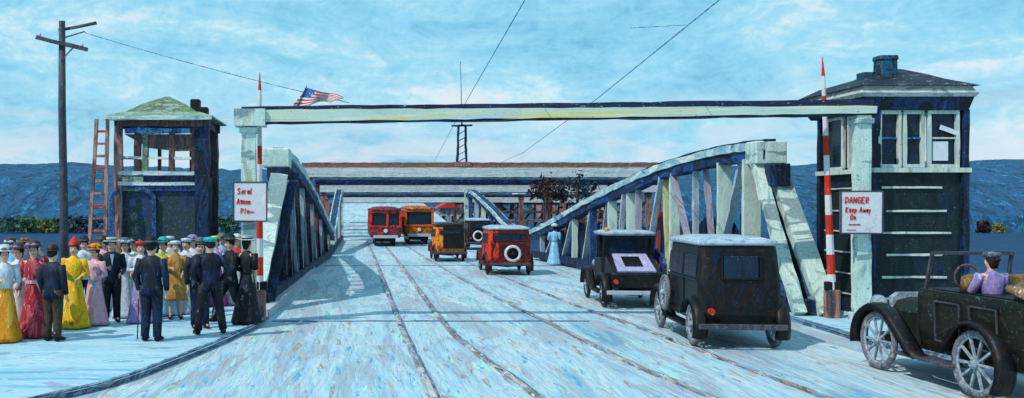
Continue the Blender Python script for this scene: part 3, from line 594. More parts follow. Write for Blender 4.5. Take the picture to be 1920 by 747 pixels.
for x in (-.5, .5):
    m = MB(); m.loft([(Z_at(72 + (x + .5) * 19, UD) - PZ + a, x, -.1, r, r) for a, r in ((.03, .02), (.07, .035), (.11, .02))], 8); m.build('insulator', MINT, t)
WIRE = paint('dark_wire', ['#182c50', '#6fa4c8', '#1c3c70', '#86b8d4', '#20304c'], 2.2, bump=0)
def wire(label, pts, r, sag=0, n=24):
    P = [Vector(p) for p in pts]; Q = []
    for a, b in zip(P, P[1:]):
        for k in range(n): q = a.lerp(b, k / n); q.z -= sag * 4 * (k / n) * (1 - k / n); Q.append(q)
    Q.append(P[-1]); m = MB(); m.tube(Q, r, 5); return tag(m.build('overhead_wire', WIRE), label, 'wire', 'overhead wires')
wire('black wire sagging from the utility pole to the front gantry beam', [(ux + .5, UD + .1, Z_at(60, UD)), (X_at(655, G1), G1, Z_at(193, G1))], .009, .06)
wire('left overhead trolley wire running above the road towards the mast', [(1.6, 3, 6.2), (X_at(985, 15.2), 15.2, 6.0), (X_at(880, 29), 29, Z_at(180, 29)), (X_at(815, 66), 66, Z_at(302, 66))], .011)
wire('right overhead trolley wire slanting above the middle of the front beam', [(4.0, 3, 6.3), (X_at(1350, 15.2), 15.2, 6.0), (X_at(1120, 29), 29, Z_at(185, 29)), (X_at(980, 55), 55, Z_at(287, 55)), (X_at(935, 66), 66, Z_at(307, 66))], .013)
wire('thin span wire joined to the right trolley wire high over the road', [(X_at(1180, 18), 18, Z_at(53, 18)), (X_at(1292, 17.2), 17.2, Z_at(47, 17.2))], .007)

# ------------------------------------------------------------------ cars
TYRE = paint('tyre_rubber', ['#14161a', '#2a2a30', '#1b1e26', '#3a3238'], 8, fleck=['#7c7480', '#5a3038'], fleck_amt=.08)
TYREG = paint('grey_tyre', ['#3a3c44', '#77757e', '#55545c', '#a29a9e'], 6, fleck=['#b9b4b8', '#22242a'], fleck_amt=.10)
SPOKE = paint('pale_spokes', ['#5a6a74', '#8c9aa4', '#a9b3ba'], 8, fleck='#22343f', fleck_amt=.10)
def wheel_mesh(r, tw, nsp=10):
    a = MB(); 
    for k in range(nsp):
        an = 2 * math.pi * k / nsp; a.bar((0, math.cos(an) * .05, math.sin(an) * .05), (0, math.cos(an) * (r - tw * 1.6), math.sin(an) * (r - tw * 1.6)), .028, .028, 0, 1, up=(1, 0, 0))
    a.tube([(-.09, 0, 0), (-.05, 0, 0), (.05, 0, 0), (.09, 0, 0)], [.03, .065, .065, .03], 10)
    b = MB(); b.torus((0, 0, 0), r - tw, tw, 'X', 30, 8, .9); c = MB(); c.torus((0, 0, 0), r - tw * 1.9, tw * .42, 'X', 30, 6)
    return a, b, c
WM = {}
def wheel(parent, loc, r, tw=.055, tyre=TYRE, name='wheel', rz=0, spoke=SPOKE):
    key = (round(r, 3), tw, tyre.name, spoke.name)
    if key not in WM:
        a, b, c = wheel_mesh(r, tw); w_ = a.build(name, spoke, parent); x = b.build('tyre', tyre, w_, smooth=True); y = c.build('rim', spoke, w_, smooth=True); WM[key] = (w_.data, x.data, y.data)
    else:
        d = WM[key]; w_ = bpy.data.objects.new(name, d[0]); x = bpy.data.objects.new('tyre', d[1]); y = bpy.data.objects.new('rim', d[2])
        for o in (w_, x, y): scene.collection.objects.link(o)
        w_.parent = parent; x.parent = w_; y.parent = w_
    w_.location = loc; w_.rotation_euler = (0, 0, rz); return w_
def fender(parent, x, cy, cz, r, a0, a1, wd, mat, tail=None):
    m = MB(); pts = [(x, cy + math.cos(R(a)) * r, cz + math.sin(R(a)) * r) for a in [a0 + (a1 - a0) * k / 10 for k in range(11)]]
    if tail: pts += tail
    Q = [Vector(p) for p in pts]; rings = []
    for i, q in enumerate(Q):
        tg = (Q[min(i + 1, len(Q) - 1)] - Q[max(i - 1, 0)]).normalized(); nrm = Vector((1, 0, 0)).cross(tg).normalized()
        if nrm.dot(q - Vector((x, cy, cz))) < 0: nrm = -nrm
        rings.append([q + Vector((-wd / 2, 0, 0)) - nrm * .03, q + Vector((-wd * .25, 0, 0)) + nrm * .02, q + Vector((wd * .25, 0, 0)) + nrm * .02, q + Vector((wd / 2, 0, 0)) - nrm * .03, q - nrm * .01])
    m.rings(rings); return m.build('fender', mat, parent, smooth=True)
def car(label, x, y, yaw, c, group='old cars crossing the bridge'):
    tr = c.get('track', 1.42) / 2; wb = c.get('wb', 2.5); r = c.get('r', .39); H = c['H']; bm = c['body']; sm = c.get('side', bm); rm = c['roof']; st = c['style']
    t = thing('vintage_car', (x, y, 0), label, 'car', group, R(yaw))
    hw = c.get('hw', .68); tw = c.get('tw', .055); fm = c.get('fender', BLACK); tyre = c.get('tyre', TYRE)
    for sx in (-1, 1):
        wheel(t, (sx * tr, 0, r), r, tw, tyre); wheel(t, (sx * tr, wb, r), r, tw, tyre)
        fender(t, sx * tr, 0, r, r + .09, 205, 20, .26, fm, None)
        fender(t, sx * tr, wb, r, r + .09, 0, 150, .26, fm, [(sx * tr, wb - r - .32, r + .02), (sx * tr, wb - r - .55, .34)])
        m = MB(); m.box((sx * (tr - .03), wb / 2 - .05, .33), (.26, wb - 2 * r - .1, .035)); m.build('running_board', fm, t, bevel=.008)
    m = MB()
    for sx in (-.36, .36): m.box((sx, wb / 2, .44), (.07, wb + .9, .10))
    for yy in (0, wb): m.tube([(-tr, yy, r), (0, yy, r - .02), (tr, yy, r)], [.035, .07, .035], 8)
    m.box((0, wb / 2, .40), (.5, wb, .08)); m.build('chassis', BLACK, t)
    # hood, radiator, headlamps
    zf = .50; hz = c.get('hood', 1.12); y1 = wb - .70
    m = MB(); m.rings([[Vector((a * s_ * .40, yy, zf + (hz - .04 * k - zf) * b)) for a, b in ((-1, 0), (-1, .6), (-.75, .9), (-.3, 1), (.3, 1), (.75, .9), (1, .6), (1, 0))] for k, (yy, s_) in enumerate(((y1, 1.35), (y1 + .25, 1.12), (wb + .08, 1.0)))])
    m.build('hood', sm, t)
    m = MB(); m.rloft([(zf - .08, 0, wb + .11, .36, .05, .03), (hz - .12, 0, wb + .11, .36, .05, .03), (hz - .04, 0, wb + .11, .28, .04, .03)]); m.build('radiator', SPOKE, t)
    for sx in (-1, 1):
        m = MB(); m.tube([(sx * .44, wb + .05, .95), (sx * .44, wb + .12, .95), (sx * .44, wb + .22, .95)], [.04, .10, .11], 10); m.build('headlamp', SPOKE, t, smooth=True)
    yb = c.get('yb', -.55)
    if st == 'sedan':
        yc = (yb + y1) / 2; hy = (y1 - yb) / 2; z1 = 1.15
        m = MB(); m.rloft([(.46, 0, yc, hw - .04, hy - .05, .10), (.62, 0, yc, hw, hy, .14), (z1, 0, yc, hw, hy, .14), (H - .16, 0, yc + .03, hw - .05, hy - .06, .14)]); m.build('body', [bm], t, smooth=False)
        m = MB(); m.rloft([(H - .15, 0, yc + .04, hw - .05, hy - .06, .14), (H - .13, 0, yc + .05, hw + .0, hy + .0, .16), (H - .06, 0, yc + .04, hw - .02, hy - .03, .2), (H, 0, yc + .04, hw - .25, hy - .3, .2)]); m.build('roof', rm, t, smooth=True)
        m = MB(); m.rloft([(1.28, 0, yb + .005, c.get('rwin', .30), .035, .02), (H - .32, 0, yb + .03, c.get('rwin', .30), .035, .02)]); f = m.build('rear_window', GLASS, t)
        m = MB(); wz0, wz1, wx = 1.26, H - .28, c.get('rwin', .30) + .03
        for z in (wz0, wz1): m.bar((-wx, yb - .02 + (.02 if z == wz1 else 0), z), (wx, yb - .02 + (.02 if z == wz1 else 0), z), .03, .04, .004)
        for s_ in (-1, 1): m.bar((s_ * wx, yb - .02, wz0), (s_ * wx, yb + .0, wz1), .03, .03, .004)
        m.build('frame', c.get('rear_shade', bm), f)
        for sx in (-1, 1):
            for k, (a, b) in enumerate(((yb + .22, yc - .12), (yc + .02, y1 - .10))):
                m = MB(); m.box((sx * (hw - .022), (a + b) / 2, 1.47 * H / 2), (.03, b - a, .40 * H / 2), ry=-sx * .075); m.build('side_window', GLASS, t)
            m = MB(); ww = hw + .006
            for a in (yc - .1, y1 - .1): m.bar((sx * ww, a, .6), (sx * ww, a, 1.2), .02, .02, .003)
            m.bar((sx * ww, yc - .1, .6), (sx * ww, y1 - .1, .6), .02, .02, .003); m.bar((sx * ww, yb + .1, 1.21), (sx * ww, y1 - .05, 1.21), .03, .03, .003)
            m.build('door', fm, t)
        m = MB(); m.box((0, y1 - .02, 1.5 * H / 2), (hw * 1.6, .03, .42)); m.build('windscreen', GLASS, t)
        if c.get('rear_shade'):
            m = MB(); m.rloft([(.60, hw * .22, yb - .008, hw * .72, .02, .01), (1.16, hw * .22, yb - .008, hw * .72, .02, .01), (H - .17, hw * .20, yb + .05, hw * .70, .02, .01)]); m.build('rear_shade_panel', c['rear_shade'], t)  # added dark panel: unlit back of the side-lit car put into colour
    elif st == 'roadster':
        ys = .55
        # tub, seat opening and sloping boot with framed lid
        m = MB(); m.rloft([(.46, 0, (ys + y1) / 2, hw - .04, (y1 - ys) / 2, .1), (.62, 0, (ys + y1) / 2, hw, (y1 - ys) / 2, .1), (1.14, 0, (ys + y1) / 2, hw, (y1 - ys) / 2, .1)]); m.build('body', bm, t)
        m = MB(); m.prism([(yb, .52), (yb - .03, .88), (ys, 1.30), (ys, .5)], 'X', -hw + .06, hw - .06); bt = m.build('boot', bm, t, bevel=.03)
        a = Vector((0, yb - .04, .90)); b = Vector((0, ys - .05, 1.31)); nrm = Vector((0, -(b - a).z, (b - a).y)).normalized() * .02
        m = MB(); g = lambda u, v: a.lerp(b, v) + nrm + Vector((u, 0, 0))
        m.add([g(-.46, .06), g(.46, .06), g(.42, .97), g(-.42, .97), g(-.46, .06) - nrm * 2, g(.46, .06) - nrm * 2, g(.42, .97) - nrm * 2, g(-.42, .97) - nrm * 2], [(0, 1, 2, 3), (0, 4, 5, 1), (1, 5, 6, 2), (2, 6, 7, 3), (3, 7, 4, 0)])
        ld = m.build('boot_lid', paint('lilac_lid', ['#7f84b4', '#a9a6cc', '#9490b8', '#c3bcd4'], 5, fleck=['#4b3f58', '#dcd8e8'], fleck_amt=.10), t)
        m = MB(); n2 = nrm * .5; m.add([g(-.24, .28) + n2, g(.20, .28) + n2, g(.20, .80) + n2, g(-.24, .80) + n2, g(-.24, .28), g(.20, .28), g(.20, .80), g(-.24, .80)], [(0, 1, 2, 3), (0, 4, 5, 1), (1, 5, 6, 2), (2, 6, 7, 3), (3, 7, 4, 0)]); m.build('lid_panel', BLACK, ld)
        m = MB(); m.rloft([(H - .12, 0, 1.05, hw - .02, .72, .12), (H - .05, 0, 1.05, hw + .02, .78, .14), (H, 0, 1.05, hw - .12, .6, .2)]); rr = m.build('roof', rm, t, smooth=True)
        m = MB()
        for sx in (-1, 1): m.bar((sx * (hw - .08), ys, 1.2), (sx * (hw - .06), ys - .12, H - .1), .10, .05, .006)
        m.bar((-hw + .05, ys - .10, H - .15), (hw - .05, ys - .10, H - .15), .05, .10, .006); m.bar((-hw + .05, ys, 1.24), (hw - .05, ys, 1.24), .05, .12, .006)
        m.build('rear_curtain', BLACK, t)
        m = MB(); m.box((0, ys - .03, 1.49), (hw * 1.75, .02, .44)); m.build('rear_window', GLASS, t)
        m = MB(); m.box((0, y1, 1.45), (hw * 1.6, .03, .6)); m.build('windscreen', GLASS, t)
        m = MB(); m.path([(hw + .10, -.1, .95), (hw + .22, .5, 1.1), (hw + .10, .9, 1.3)], .08, .28, .02, 3); m.build('side_curtain', PALE[5], t)
        m = MB(); m.loft([(H - .01, -hw + .12, .5, .06, .06), (H + .05, -hw + .12, .5, .07, .07), (H + .08, -hw + .12, .5, .03, .03)], 8); m.build('roof_lamp', paint('amber', ['#c88a20', '#dca840'], 5), rr)
    if c.get('spare') == 'rear':
        sx = c.get('spx', .05); wheel(t, (sx, yb - .10, .80), .31, .055, c.get('sptyre', paint('white_tyre', ['#b0aab0', '#d4cfd2', '#c4bcc4'], 6, fleck='#5a5260', fleck_amt=.08)), 'spare_wheel', R(90), BLACK)
    if c.get('spare') == 'side':
        wheel(t, (-hw - .12, wb - .95, .82), .36, .05, TYREG, 'spare_wheel')
    m = MB(); m.box((0, yb - .12, .42), (1.5, .05, .10)); m.box((-.45, yb, .42), (.05, .3, .05)); m.box((.45, yb, .42), (.05, .3, .05)); m.build('bumper', c.get('bump', POLEM), t, bevel=.01)
    m = MB(); m.tube([(-.52, yb - .03, .68), (-.52, yb - .12, .68)], [.06, .055], 10); m.build('tail_lamp', REDP, t)
    return t
LILACROOF = paint('skylit_roof_cloth', ['#4f6f88', '#8fa6b8', '#a9b9c4', '#6f8da4', '#c3c8d0'], 4, (.5, 1, 1), fleck=['#22303c', '#dfe4ea'], fleck_amt=.11)  # pale cloth; on the saloons its tone also paints the sky-lit top edge
REDC = paint('red_car_paint', ['#7c1812', '#c22a18', '#e0402a', '#a3221a', '#2a1416'], 3, (1, 1, .6), fleck=['#1a1214', '#e86a50'], fleck_amt=.08, rough=.45, spread=(.36, .64))
MAROON = paint('maroon_paint', ['#1c0f12', '#4a1618', '#2a1418', '#6a201c', '#141014'], 4, (1, 1, .6), fleck=['#8c2a22', '#3a3038'], fleck_amt=.08)
ORANGE = paint('orange_car_paint', ['#a83418', '#e0701c', '#eca024', '#cc4c1c', '#dc3c1e'], 4, (1, 1, .6), fleck=['#f6d860', '#3a2018'], fleck_amt=.09)
car('black saloon car with pale sky highlight painted on its roof and a spare wheel on its side', 6.88, 16.35, -6, dict(style='sedan', H=1.98, body=BLACK, roof=LILACROOF, hw=.71, spare='side', wb=2.55, track=1.40, r=.40, tyre=TYREG, rwin=.3, yb=-.42, bump=POLEM))
car('dark open roadster with lilac framed boot lid ahead of the black saloon', 7.0, 22.6, -5, dict(style='roadster', H=1.90, body=BLACK, roof=LILACROOF, hw=.66, wb=2.4, r=.38, yb=-.5, bump=KERBL))
car('red saloon car with white rimmed spare wheel on its back', 5.72, 33.3, -2, dict(style='sedan', H=1.80, body=REDC, side=REDC, roof=LILACROOF, hw=.78, wb=2.3, r=.36, spare='rear', rwin=.56, rear_shade=MAROON, fender=MAROON, spx=.1, yb=-.5, track=1.5))
car('orange and yellow saloon car following the streetcars', 4.42, 41.2, 0, dict(style='sedan', H=1.74, body=ORANGE, roof=BLACK, hw=.66, wb=2.2, r=.34, rwin=.46, rear_shade=BLACK, fender=MAROON, yb=-.5, track=1.24))
car('small black car half hidden between the orange car and the red car', 7.25, 52, 0, dict(style='sedan', H=1.8, body=BLACK, roof=LILACROOF, hw=.66, wb=2.3, r=.36, spare='rear', spx=-.1, track=1.3))
# touring car, bottom right
TC = paint('olive_black_paint', ['#0a0d0f', '#15160f', '#1e1c14', '#0f1314', '#2a2418', '#0e1822'], 2.2, (1, .5, 1), fleck=['#403e30', '#24606c', '#543c26'], fleck_amt=.10, fleck_scale=11, rough=.5)
t = thing('vintage_car', (8.98, 11.95, 0), 'large dark touring car with folded hood at the right edge, closest to the viewer', 'car', 'old cars crossing the bridge', R(1))
wb = 2.15; tr = .76; r = .455
for sx in (-1, 1):
    wheel(t, (sx * tr, 0, r), r, .05, TYREG); wheel(t, (sx * tr, wb, r), r, .05, TYREG)
    fender(t, sx * tr, 0, r, r + .10, 215, 10, .30, BLACK); fender(t, sx * tr, wb, r, r + .11, -10, 130, .30, BLACK, [(sx * tr, wb - r - .20, r + .18), (sx * tr, wb - r - .42, .42), (sx * tr, wb - r - .62, .36)])
    m = MB(); m.box((sx * (tr - .02), wb / 2 - .1, .36), (.30, wb - 2 * r, .04)); m.build('running_board', POLEM, t, bevel=.008)
m = MB(); m.box((0, wb / 2, .46), (.9, wb + 1.2, .10)); m.tube([(-tr, 0, r), (tr, 0, r)], .04); m.tube([(-tr, wb, r), (tr, wb, r)], .04); m.build('chassis', BLACK, t)
m = MB(); m.rings([[Vector((a * s_, yy, .5 + (zt - .5) * b)) for a, b in ((-1, 0), (-1, .65), (-.75, .92), (-.3, 1), (.3, 1), (.75, .92), (1, .65), (1, 0))] for yy, s_, zt in ((1.35, .62, 1.24), (1.6, .52, 1.18), (2.4, .42, 1.10))]); m.build('hood', TC, t)
m = MB(); m.rloft([(.46, 0, 2.44, .40, .05, .03), (1.10, 0, 2.44, .40, .05, .03), (1.17, 0, 2.44, .3, .05, .03)]); m.build('radiator', SPOKE, t)
m = MB(); m.rloft([(.45, 0, .30, .62, 1.15, .2), (.75, 0, .26, .70, 1.22, .25), (1.26, 0, .22, .74, 1.22, .28), (1.34, 0, .22, .72, 1.20, .28)]); m.build('body', TC, t)
m = MB(); m.rloft([(1.345, 0, .25, .60, 1.0, .2), (1.352, 0, .25, .60, 1.0, .2)]); m.build('cockpit_floor', BLACK, t)
for yy in (.55, -.45):
    m = MB(); m.rloft([(1.35, 0, yy, .56, .10, .06), (1.56, 0, yy - .04, .58, .10, .08), (1.60, 0, yy - .04, .5, .06, .05)]); m.build('seat', paint('tan_leather', ['#3a2c20', '#6e5234', '#8a6a44', '#4a3826'], 6, fleck=['#c88a4c', '#1c1814'], fleck_amt=.10), t, smooth=True)
m = MB()
for s_ in (-1, 1): m.bar((s_ * .6, 1.28, 1.28), (s_ * .58, 1.15, 1.86), .04, .04, .004)
m.bar((-.6, 1.14, 1.86), (.6, 1.14, 1.86), .04, .05, .004); m.build('windscreen_frame', POLEM, t)
m = MB(); m.tube([(-.72, -1.0, 1.44), (0, -1.12, 1.5), (.72, -1.0, 1.44)], [(.13, .10), (.15, .13), (.13, .10)], 10); m.tube([(-.72, -1.0, 1.44), (-.70, -.5, 1.5)], [.11, .05], 8); m.tube([(.72, -1.0, 1.44), (.70, -.5, 1.5)], [.11, .05], 8)
m.build('folded_hood', paint('folded_cloth', ['#4a3c2c', '#8c5a34', '#6f6a62', '#a9764a', '#3c3a3c'], 5, fleck=['#c3c8c8', '#d08838', '#1c1a1a'], fleck_amt=.13, fleck_scale=14), t, smooth=True)
for s_ in (-1, 1):
    m = MB(); m.tube([(s_ * .5, 2.42, 1.0), (s_ * .5, 2.52, 1.0), (s_ * .5, 2.62, 1.0)], [.05, .11, .12], 10); m.build('headlamp', SPOKE, t, smooth=True)
m = MB()
for a, b in ((-.35, .15), (.35, .85)):
    for z in (.65, 1.2): m.bar((-.752 + (.02 if z < 1 else 0), a, z), (-.752 + (.02 if z < 1 else 0), b, z), .02, .02, .002)
    for y_ in (a, b): m.bar((-.735, y_, .65), (-.755, y_, 1.2), .02, .02, .002)
m.build('door', POLEM, t)
m = MB(); m.tube([(-.3, .95, 1.35), (-.3, .85, 1.52)], .015, 6); m.torus((-.3, .84, 1.54), .17, .015, 'Y', 20, 6); m.build('steering_wheel', WOOD, t)

# ------------------------------------------------------------------ streetcars
def streetcar(label, x, y, c1, c2, H=2.45, hw=.98, mids=(.12,)):
    t = thing('streetcar', (x, y, 0), label, 'streetcar', 'streetcars on the bridge')
    Ln = 7.0
    m = MB(); m.rloft([(.55, 0, Ln / 2, hw - .08, Ln / 2 - .05, .2), (.75, 0, Ln / 2, hw, Ln / 2, .25), (1.25, 0, Ln / 2, hw, Ln / 2, .25)]); m.build('lower_body', c2, t)
    m = MB(); m.rloft([(1.25, 0, Ln / 2, hw - .06, Ln / 2 - .06, .22), (H - .3, 0, Ln / 2, hw - .08, Ln / 2 - .08, .22)]); m.build('saloon', GLASS, t)
    m = MB()
    for xx in (-hw + .08,) + tuple(q * hw for q in mids) + (hw - .08,): m.bar((xx, .01, 1.2), (xx, .03, H - .28), .15, .06, .012)
    m.bar((-hw, .0, 1.24), (hw, .0, 1.24), .08, .12, .012); m.bar((-hw + .02, .0, H - .30), (hw - .02, .0, H - .30), .08, .16, .012); m.build('front_frame', c1, t)
    for s_ in (-1, 1):
        m = MB()
        for k in range(9): m.bar((s_ * (hw - .03), .25 + k * .8, 1.22), (s_ * (hw - .05), .25 + k * .8, H - .28), .06, .10, .006)
        m.bar((s_ * (hw), .1, 1.25), (s_ * (hw), Ln - .1, 1.25), .05, .10, .01); m.build('side_pillars', c1, t)
    m = MB(); m.rloft([(H - .24, 0, Ln / 2, hw + .02, Ln / 2 + .1, .3), (H - .14, 0, Ln / 2, hw, Ln / 2 + .05, .3), (H - .02, 0, Ln / 2, hw - .35, Ln / 2 - .3, .3), (H + .02, 0, Ln / 2, hw - .6, Ln / 2 - .6, .3)]); m.build('roof', c2, t, smooth=True)
    m = MB(); m.tube([(0, -.06, .98), (0, .04, .98)], [.12, .12], 12); m.build('head_lamp', WHITP, t)
    m = MB(); m.box((0, .0, .62), (1.5, .12, .18)); m.build('fender', KERBL, t)
    m = MB(); m.box((0, Ln / 2, .42), (1.3, Ln - 1.4, .28)); m.build('truck_frame', BLACK, t)
    for yy in (1.5, 2.9, 4.3, 5.6):
        for s_ in (-1, 1):
            m = MB(); m.tube([(s_ * .52, yy, .34), (s_ * .64, yy, .34)], [.34, .34], 14); m.build('wheel', TYRE, t)
streetcar('red streetcar with one open looking square window, left one on the tracks', X_at(723, 55.5), 55.5, REDC, paint('dark_red_mix', ['#8c1f18', '#c23020', '#1c2a4a', '#5a1c24', '#d04a2c'], 2.5, (1, 1, 1.6), fleck=['#1c2438', '#e07048'], fleck_amt=.10))
streetcar('orange trimmed streetcar, right one beside the orange car', X_at(787, 58), 58.5, paint('orange_red_trim', ['#b8381c', '#d8602c', '#c44a20', '#e07c34'], 4, fleck='#e8a050', fleck_amt=.08), paint('orange_maroon_mix', ['#6a201c', '#d87a24', '#2a1c20', '#b0401c', '#e8a030'], 3, (1, 1, 2), fleck=['#1c1418', '#f0c050'], fleck_amt=.10), 2.5, .95, ())

# ------------------------------------------------------------------ background houses and bushes beyond the bridge
WHB = [paint('house_%d' % i, p, 1.5, V, fleck=fl, fleck_amt=.11, fleck_scale=5) for i, (p, fl) in enumerate((
    (['#7f8fa0', '#b4bcc6', '#4a5a70', '#c4c8ce', '#96a3b0'], ['#c84a34', '#2c3c5c', '#c88a3c']), (['#1d3050', '#2c5a98', '#16243c', '#4b74a4'], ['#c3d4dc', '#8c3a34']),
    (['#7a4a44', '#a9665a', '#8c8a98', '#c9a9a0'], ['#2c3444', '#e0b050']), (['#4a5c6c', '#7c8c9a', '#5c4f62', '#93a0aa', '#3c4c5c'], ['#2c3a44', '#a06a5a', '#b0bcc4'])))]
def house(label, px0, px1, py, D, base, mat, roofm, group='small houses beyond the bridge', nwin=3):
    x0, x1 = X_at(px0, D), X_at(px1, D); z1 = Z_at(py, D); W = x1 - x0
    t = thing('house', ((x0 + x1) / 2, D, base), label, 'house', group)
    h = (z1 - base) * .78; m = MB(); m.box((0, 2, h / 2), (W, 4, h)); m.build('wall', mat, t)
    m = MB(); m.prism([(-W / 2 - .2, h), (W / 2 + .2, h), (W / 2 * .2, z1 - base), (-W / 2 * .2, z1 - base)], 'Y', -.3, 4.3); m.build('roof', roofm, t)
    for k in range(nwin):
        x = -W / 2 + W * (k + .5) / nwin; m = MB(); m.box((x, -.02, h * .55), (W / nwin * .45, .06, h * .35)); f = m.build('window', CREAM, t)
        m = MB(); m.box((x, -.055, h * .55), (W / nwin * .33, .03, h * .27)); m.build('pane', GLASS, f)
house('white house with red roof right of the streetcars', 822, 876, 378, 86, 0, WHB[0], REDP)
house('pale house with narrow dark windows behind the small black car', 880, 912, 374, 84, 0, WHB[0], BLUEST, nwin=2)
house('blue shed between the pale house and the far truss', 914, 946, 380, 88, 0, WHB[1], DKBLUE, nwin=1)
house('brick red house under the right end of the third gantry', 1010, 1042, 352, 86, 0, WHB[2], RUST, nwin=1)
house('grey blue house under the second gantry, left of the brick red one', 950, 1004, 362, 90, 0, WHB[3], FARB, nwin=3)
house('long grey house at the far right behind the near truss', 1052, 1180, 356, 84, 0, WHB[3], RUST, nwin=6)
LEAF = [paint('leaf_%d' % i, p, 6, fleck=f, fleck_amt=.1, fleck_scale=8) for i, (p, f) in enumerate(((['#2a4a38', '#3f6a44', '#22404c', '#6a8a4a'], '#8fb04a'), (['#16283a', '#243c4c', '#24383c'], '#3c5c64'), (['#2c2830', '#4a3434', '#26303c'], '#7c4a44'), (['#4a5a34', '#7c8440', '#34504a'], '#b4b450')))]
def bush(px, D, h, wd, li, lab):
    D += 22; wd *= 1.2
    t = thing('bush', (X_at(px, D), D, 0), lab, 'bush', 'bushes along the far bank')
    m = MB()
    for k in range(int(240 * max(1, wd / 3))):
        a = random.uniform(0, 6.28); rr = math.sqrt(random.random()); zz_ = random.random()
        k2 = math.sqrt(max(0, 1 - (zz_ * 1.0 - .25) ** 2)); c = Vector((math.cos(a) * rr * wd / 2 * k2 * random.uniform(.8, 1.15), math.sin(a) * rr * wd / 2.4 * k2, .15 + zz_ * h * random.uniform(.75, 1.1)))
        s_ = random.uniform(.10, .24); q = Matrix.Rotation(random.uniform(0, 6.28), 3, Vector((random.random() - .5, random.random() - .5, random.random() - .5)).normalized())
        m.add([c + q @ Vector(v) * s_ for v in ((-1, 0, -.5), (0, .2, -1), (1, 0, .2), (.2, -.2, 1))], [(0, 1, 2, 3)])
    m.build('foliage', LEAF[li], t); m = MB()
    for k in range(4): m.tube([(random.uniform(-.2, .2), 0, 0), (random.uniform(-.6, .6) * wd / 3, random.uniform(-.3, .3), h * .7)], [.07, .02], 5)
    m.build('stem', WOOD, t)
for (px, D, h, wd, li, lab) in ((36, 61, 1.3, 4, 0, 'leftmost dull green bush on the far bank above the crowd'), (86, 61, 1.1, 3, 3, 'olive yellow bush on the far bank left of the utility pole'), (150, 61, 1.4, 4, 1, 'blue green bush between the utility pole and the ladder'),
    (420, 61, 1.5, 3, 0, 'green bush beyond the bridge right of the open watch tower'), (1843, 61, .9, 1.0, 2, 'dark reddish brown bush behind the boarded watch tower'),
    (1873, 61, .7, .8, 3, 'small olive yellow bush near the right edge')): bush(px, D, h, wd, li, lab)
def tree(px, D, z0, z1, wd, li, lab):
    t = thing('tree', (X_at(px, D), D, 0), lab, 'tree', 'dark trees beyond the second gantry'); random.seed(int(px))
    m = MB(); tips = []
    m.tube([(0, 0, 0), (.08, 0, z0 * .5), (0, 0, z0 + .3), (.1, 0, z1 - .3)], [.17, .13, .09, .03], 7)
    for k in range(7):
        a = k * 2.4; b = z0 * .8 + k * (z1 - z0) / 9; e_ = (math.cos(a) * wd * .4, math.sin(a) * wd * .4, b + .5); tips.append(e_); m.tube([(0, 0, b), e_], [.05, .015], 5)
    m.build('trunk', WOOD, t); m = MB()
    for k in range(420):
        q = random.choice(tips + [(0, 0, z1 - .4)]); c = Vector(q) + Vector((random.gauss(0, .28), random.gauss(0, .28), random.gauss(.05, .26))); s_ = random.uniform(.07, .16)
        M = Matrix.Rotation(random.uniform(0, 6.28), 3, Vector((random.random() - .5, random.random() - .5, random.random() - .5)).normalized())
        m.add([c + M @ Vector(v) * s_ for v in ((-1, 0, -.5), (0, .2, -1), (1, 0, .2), (.2, -.2, 1))], [(0, 1, 2, 3)])
    m.build('crown', LEAF[li], t)
tree(1024, 64, 3.2, 4.6, 1.7, 2, 'small dark brown tree left of the blue green tree under the second gantry')
tree(1082, 64, 3.0, 4.7, 2.6, 1, 'wide dark blue green tree under the right part of the second gantry')

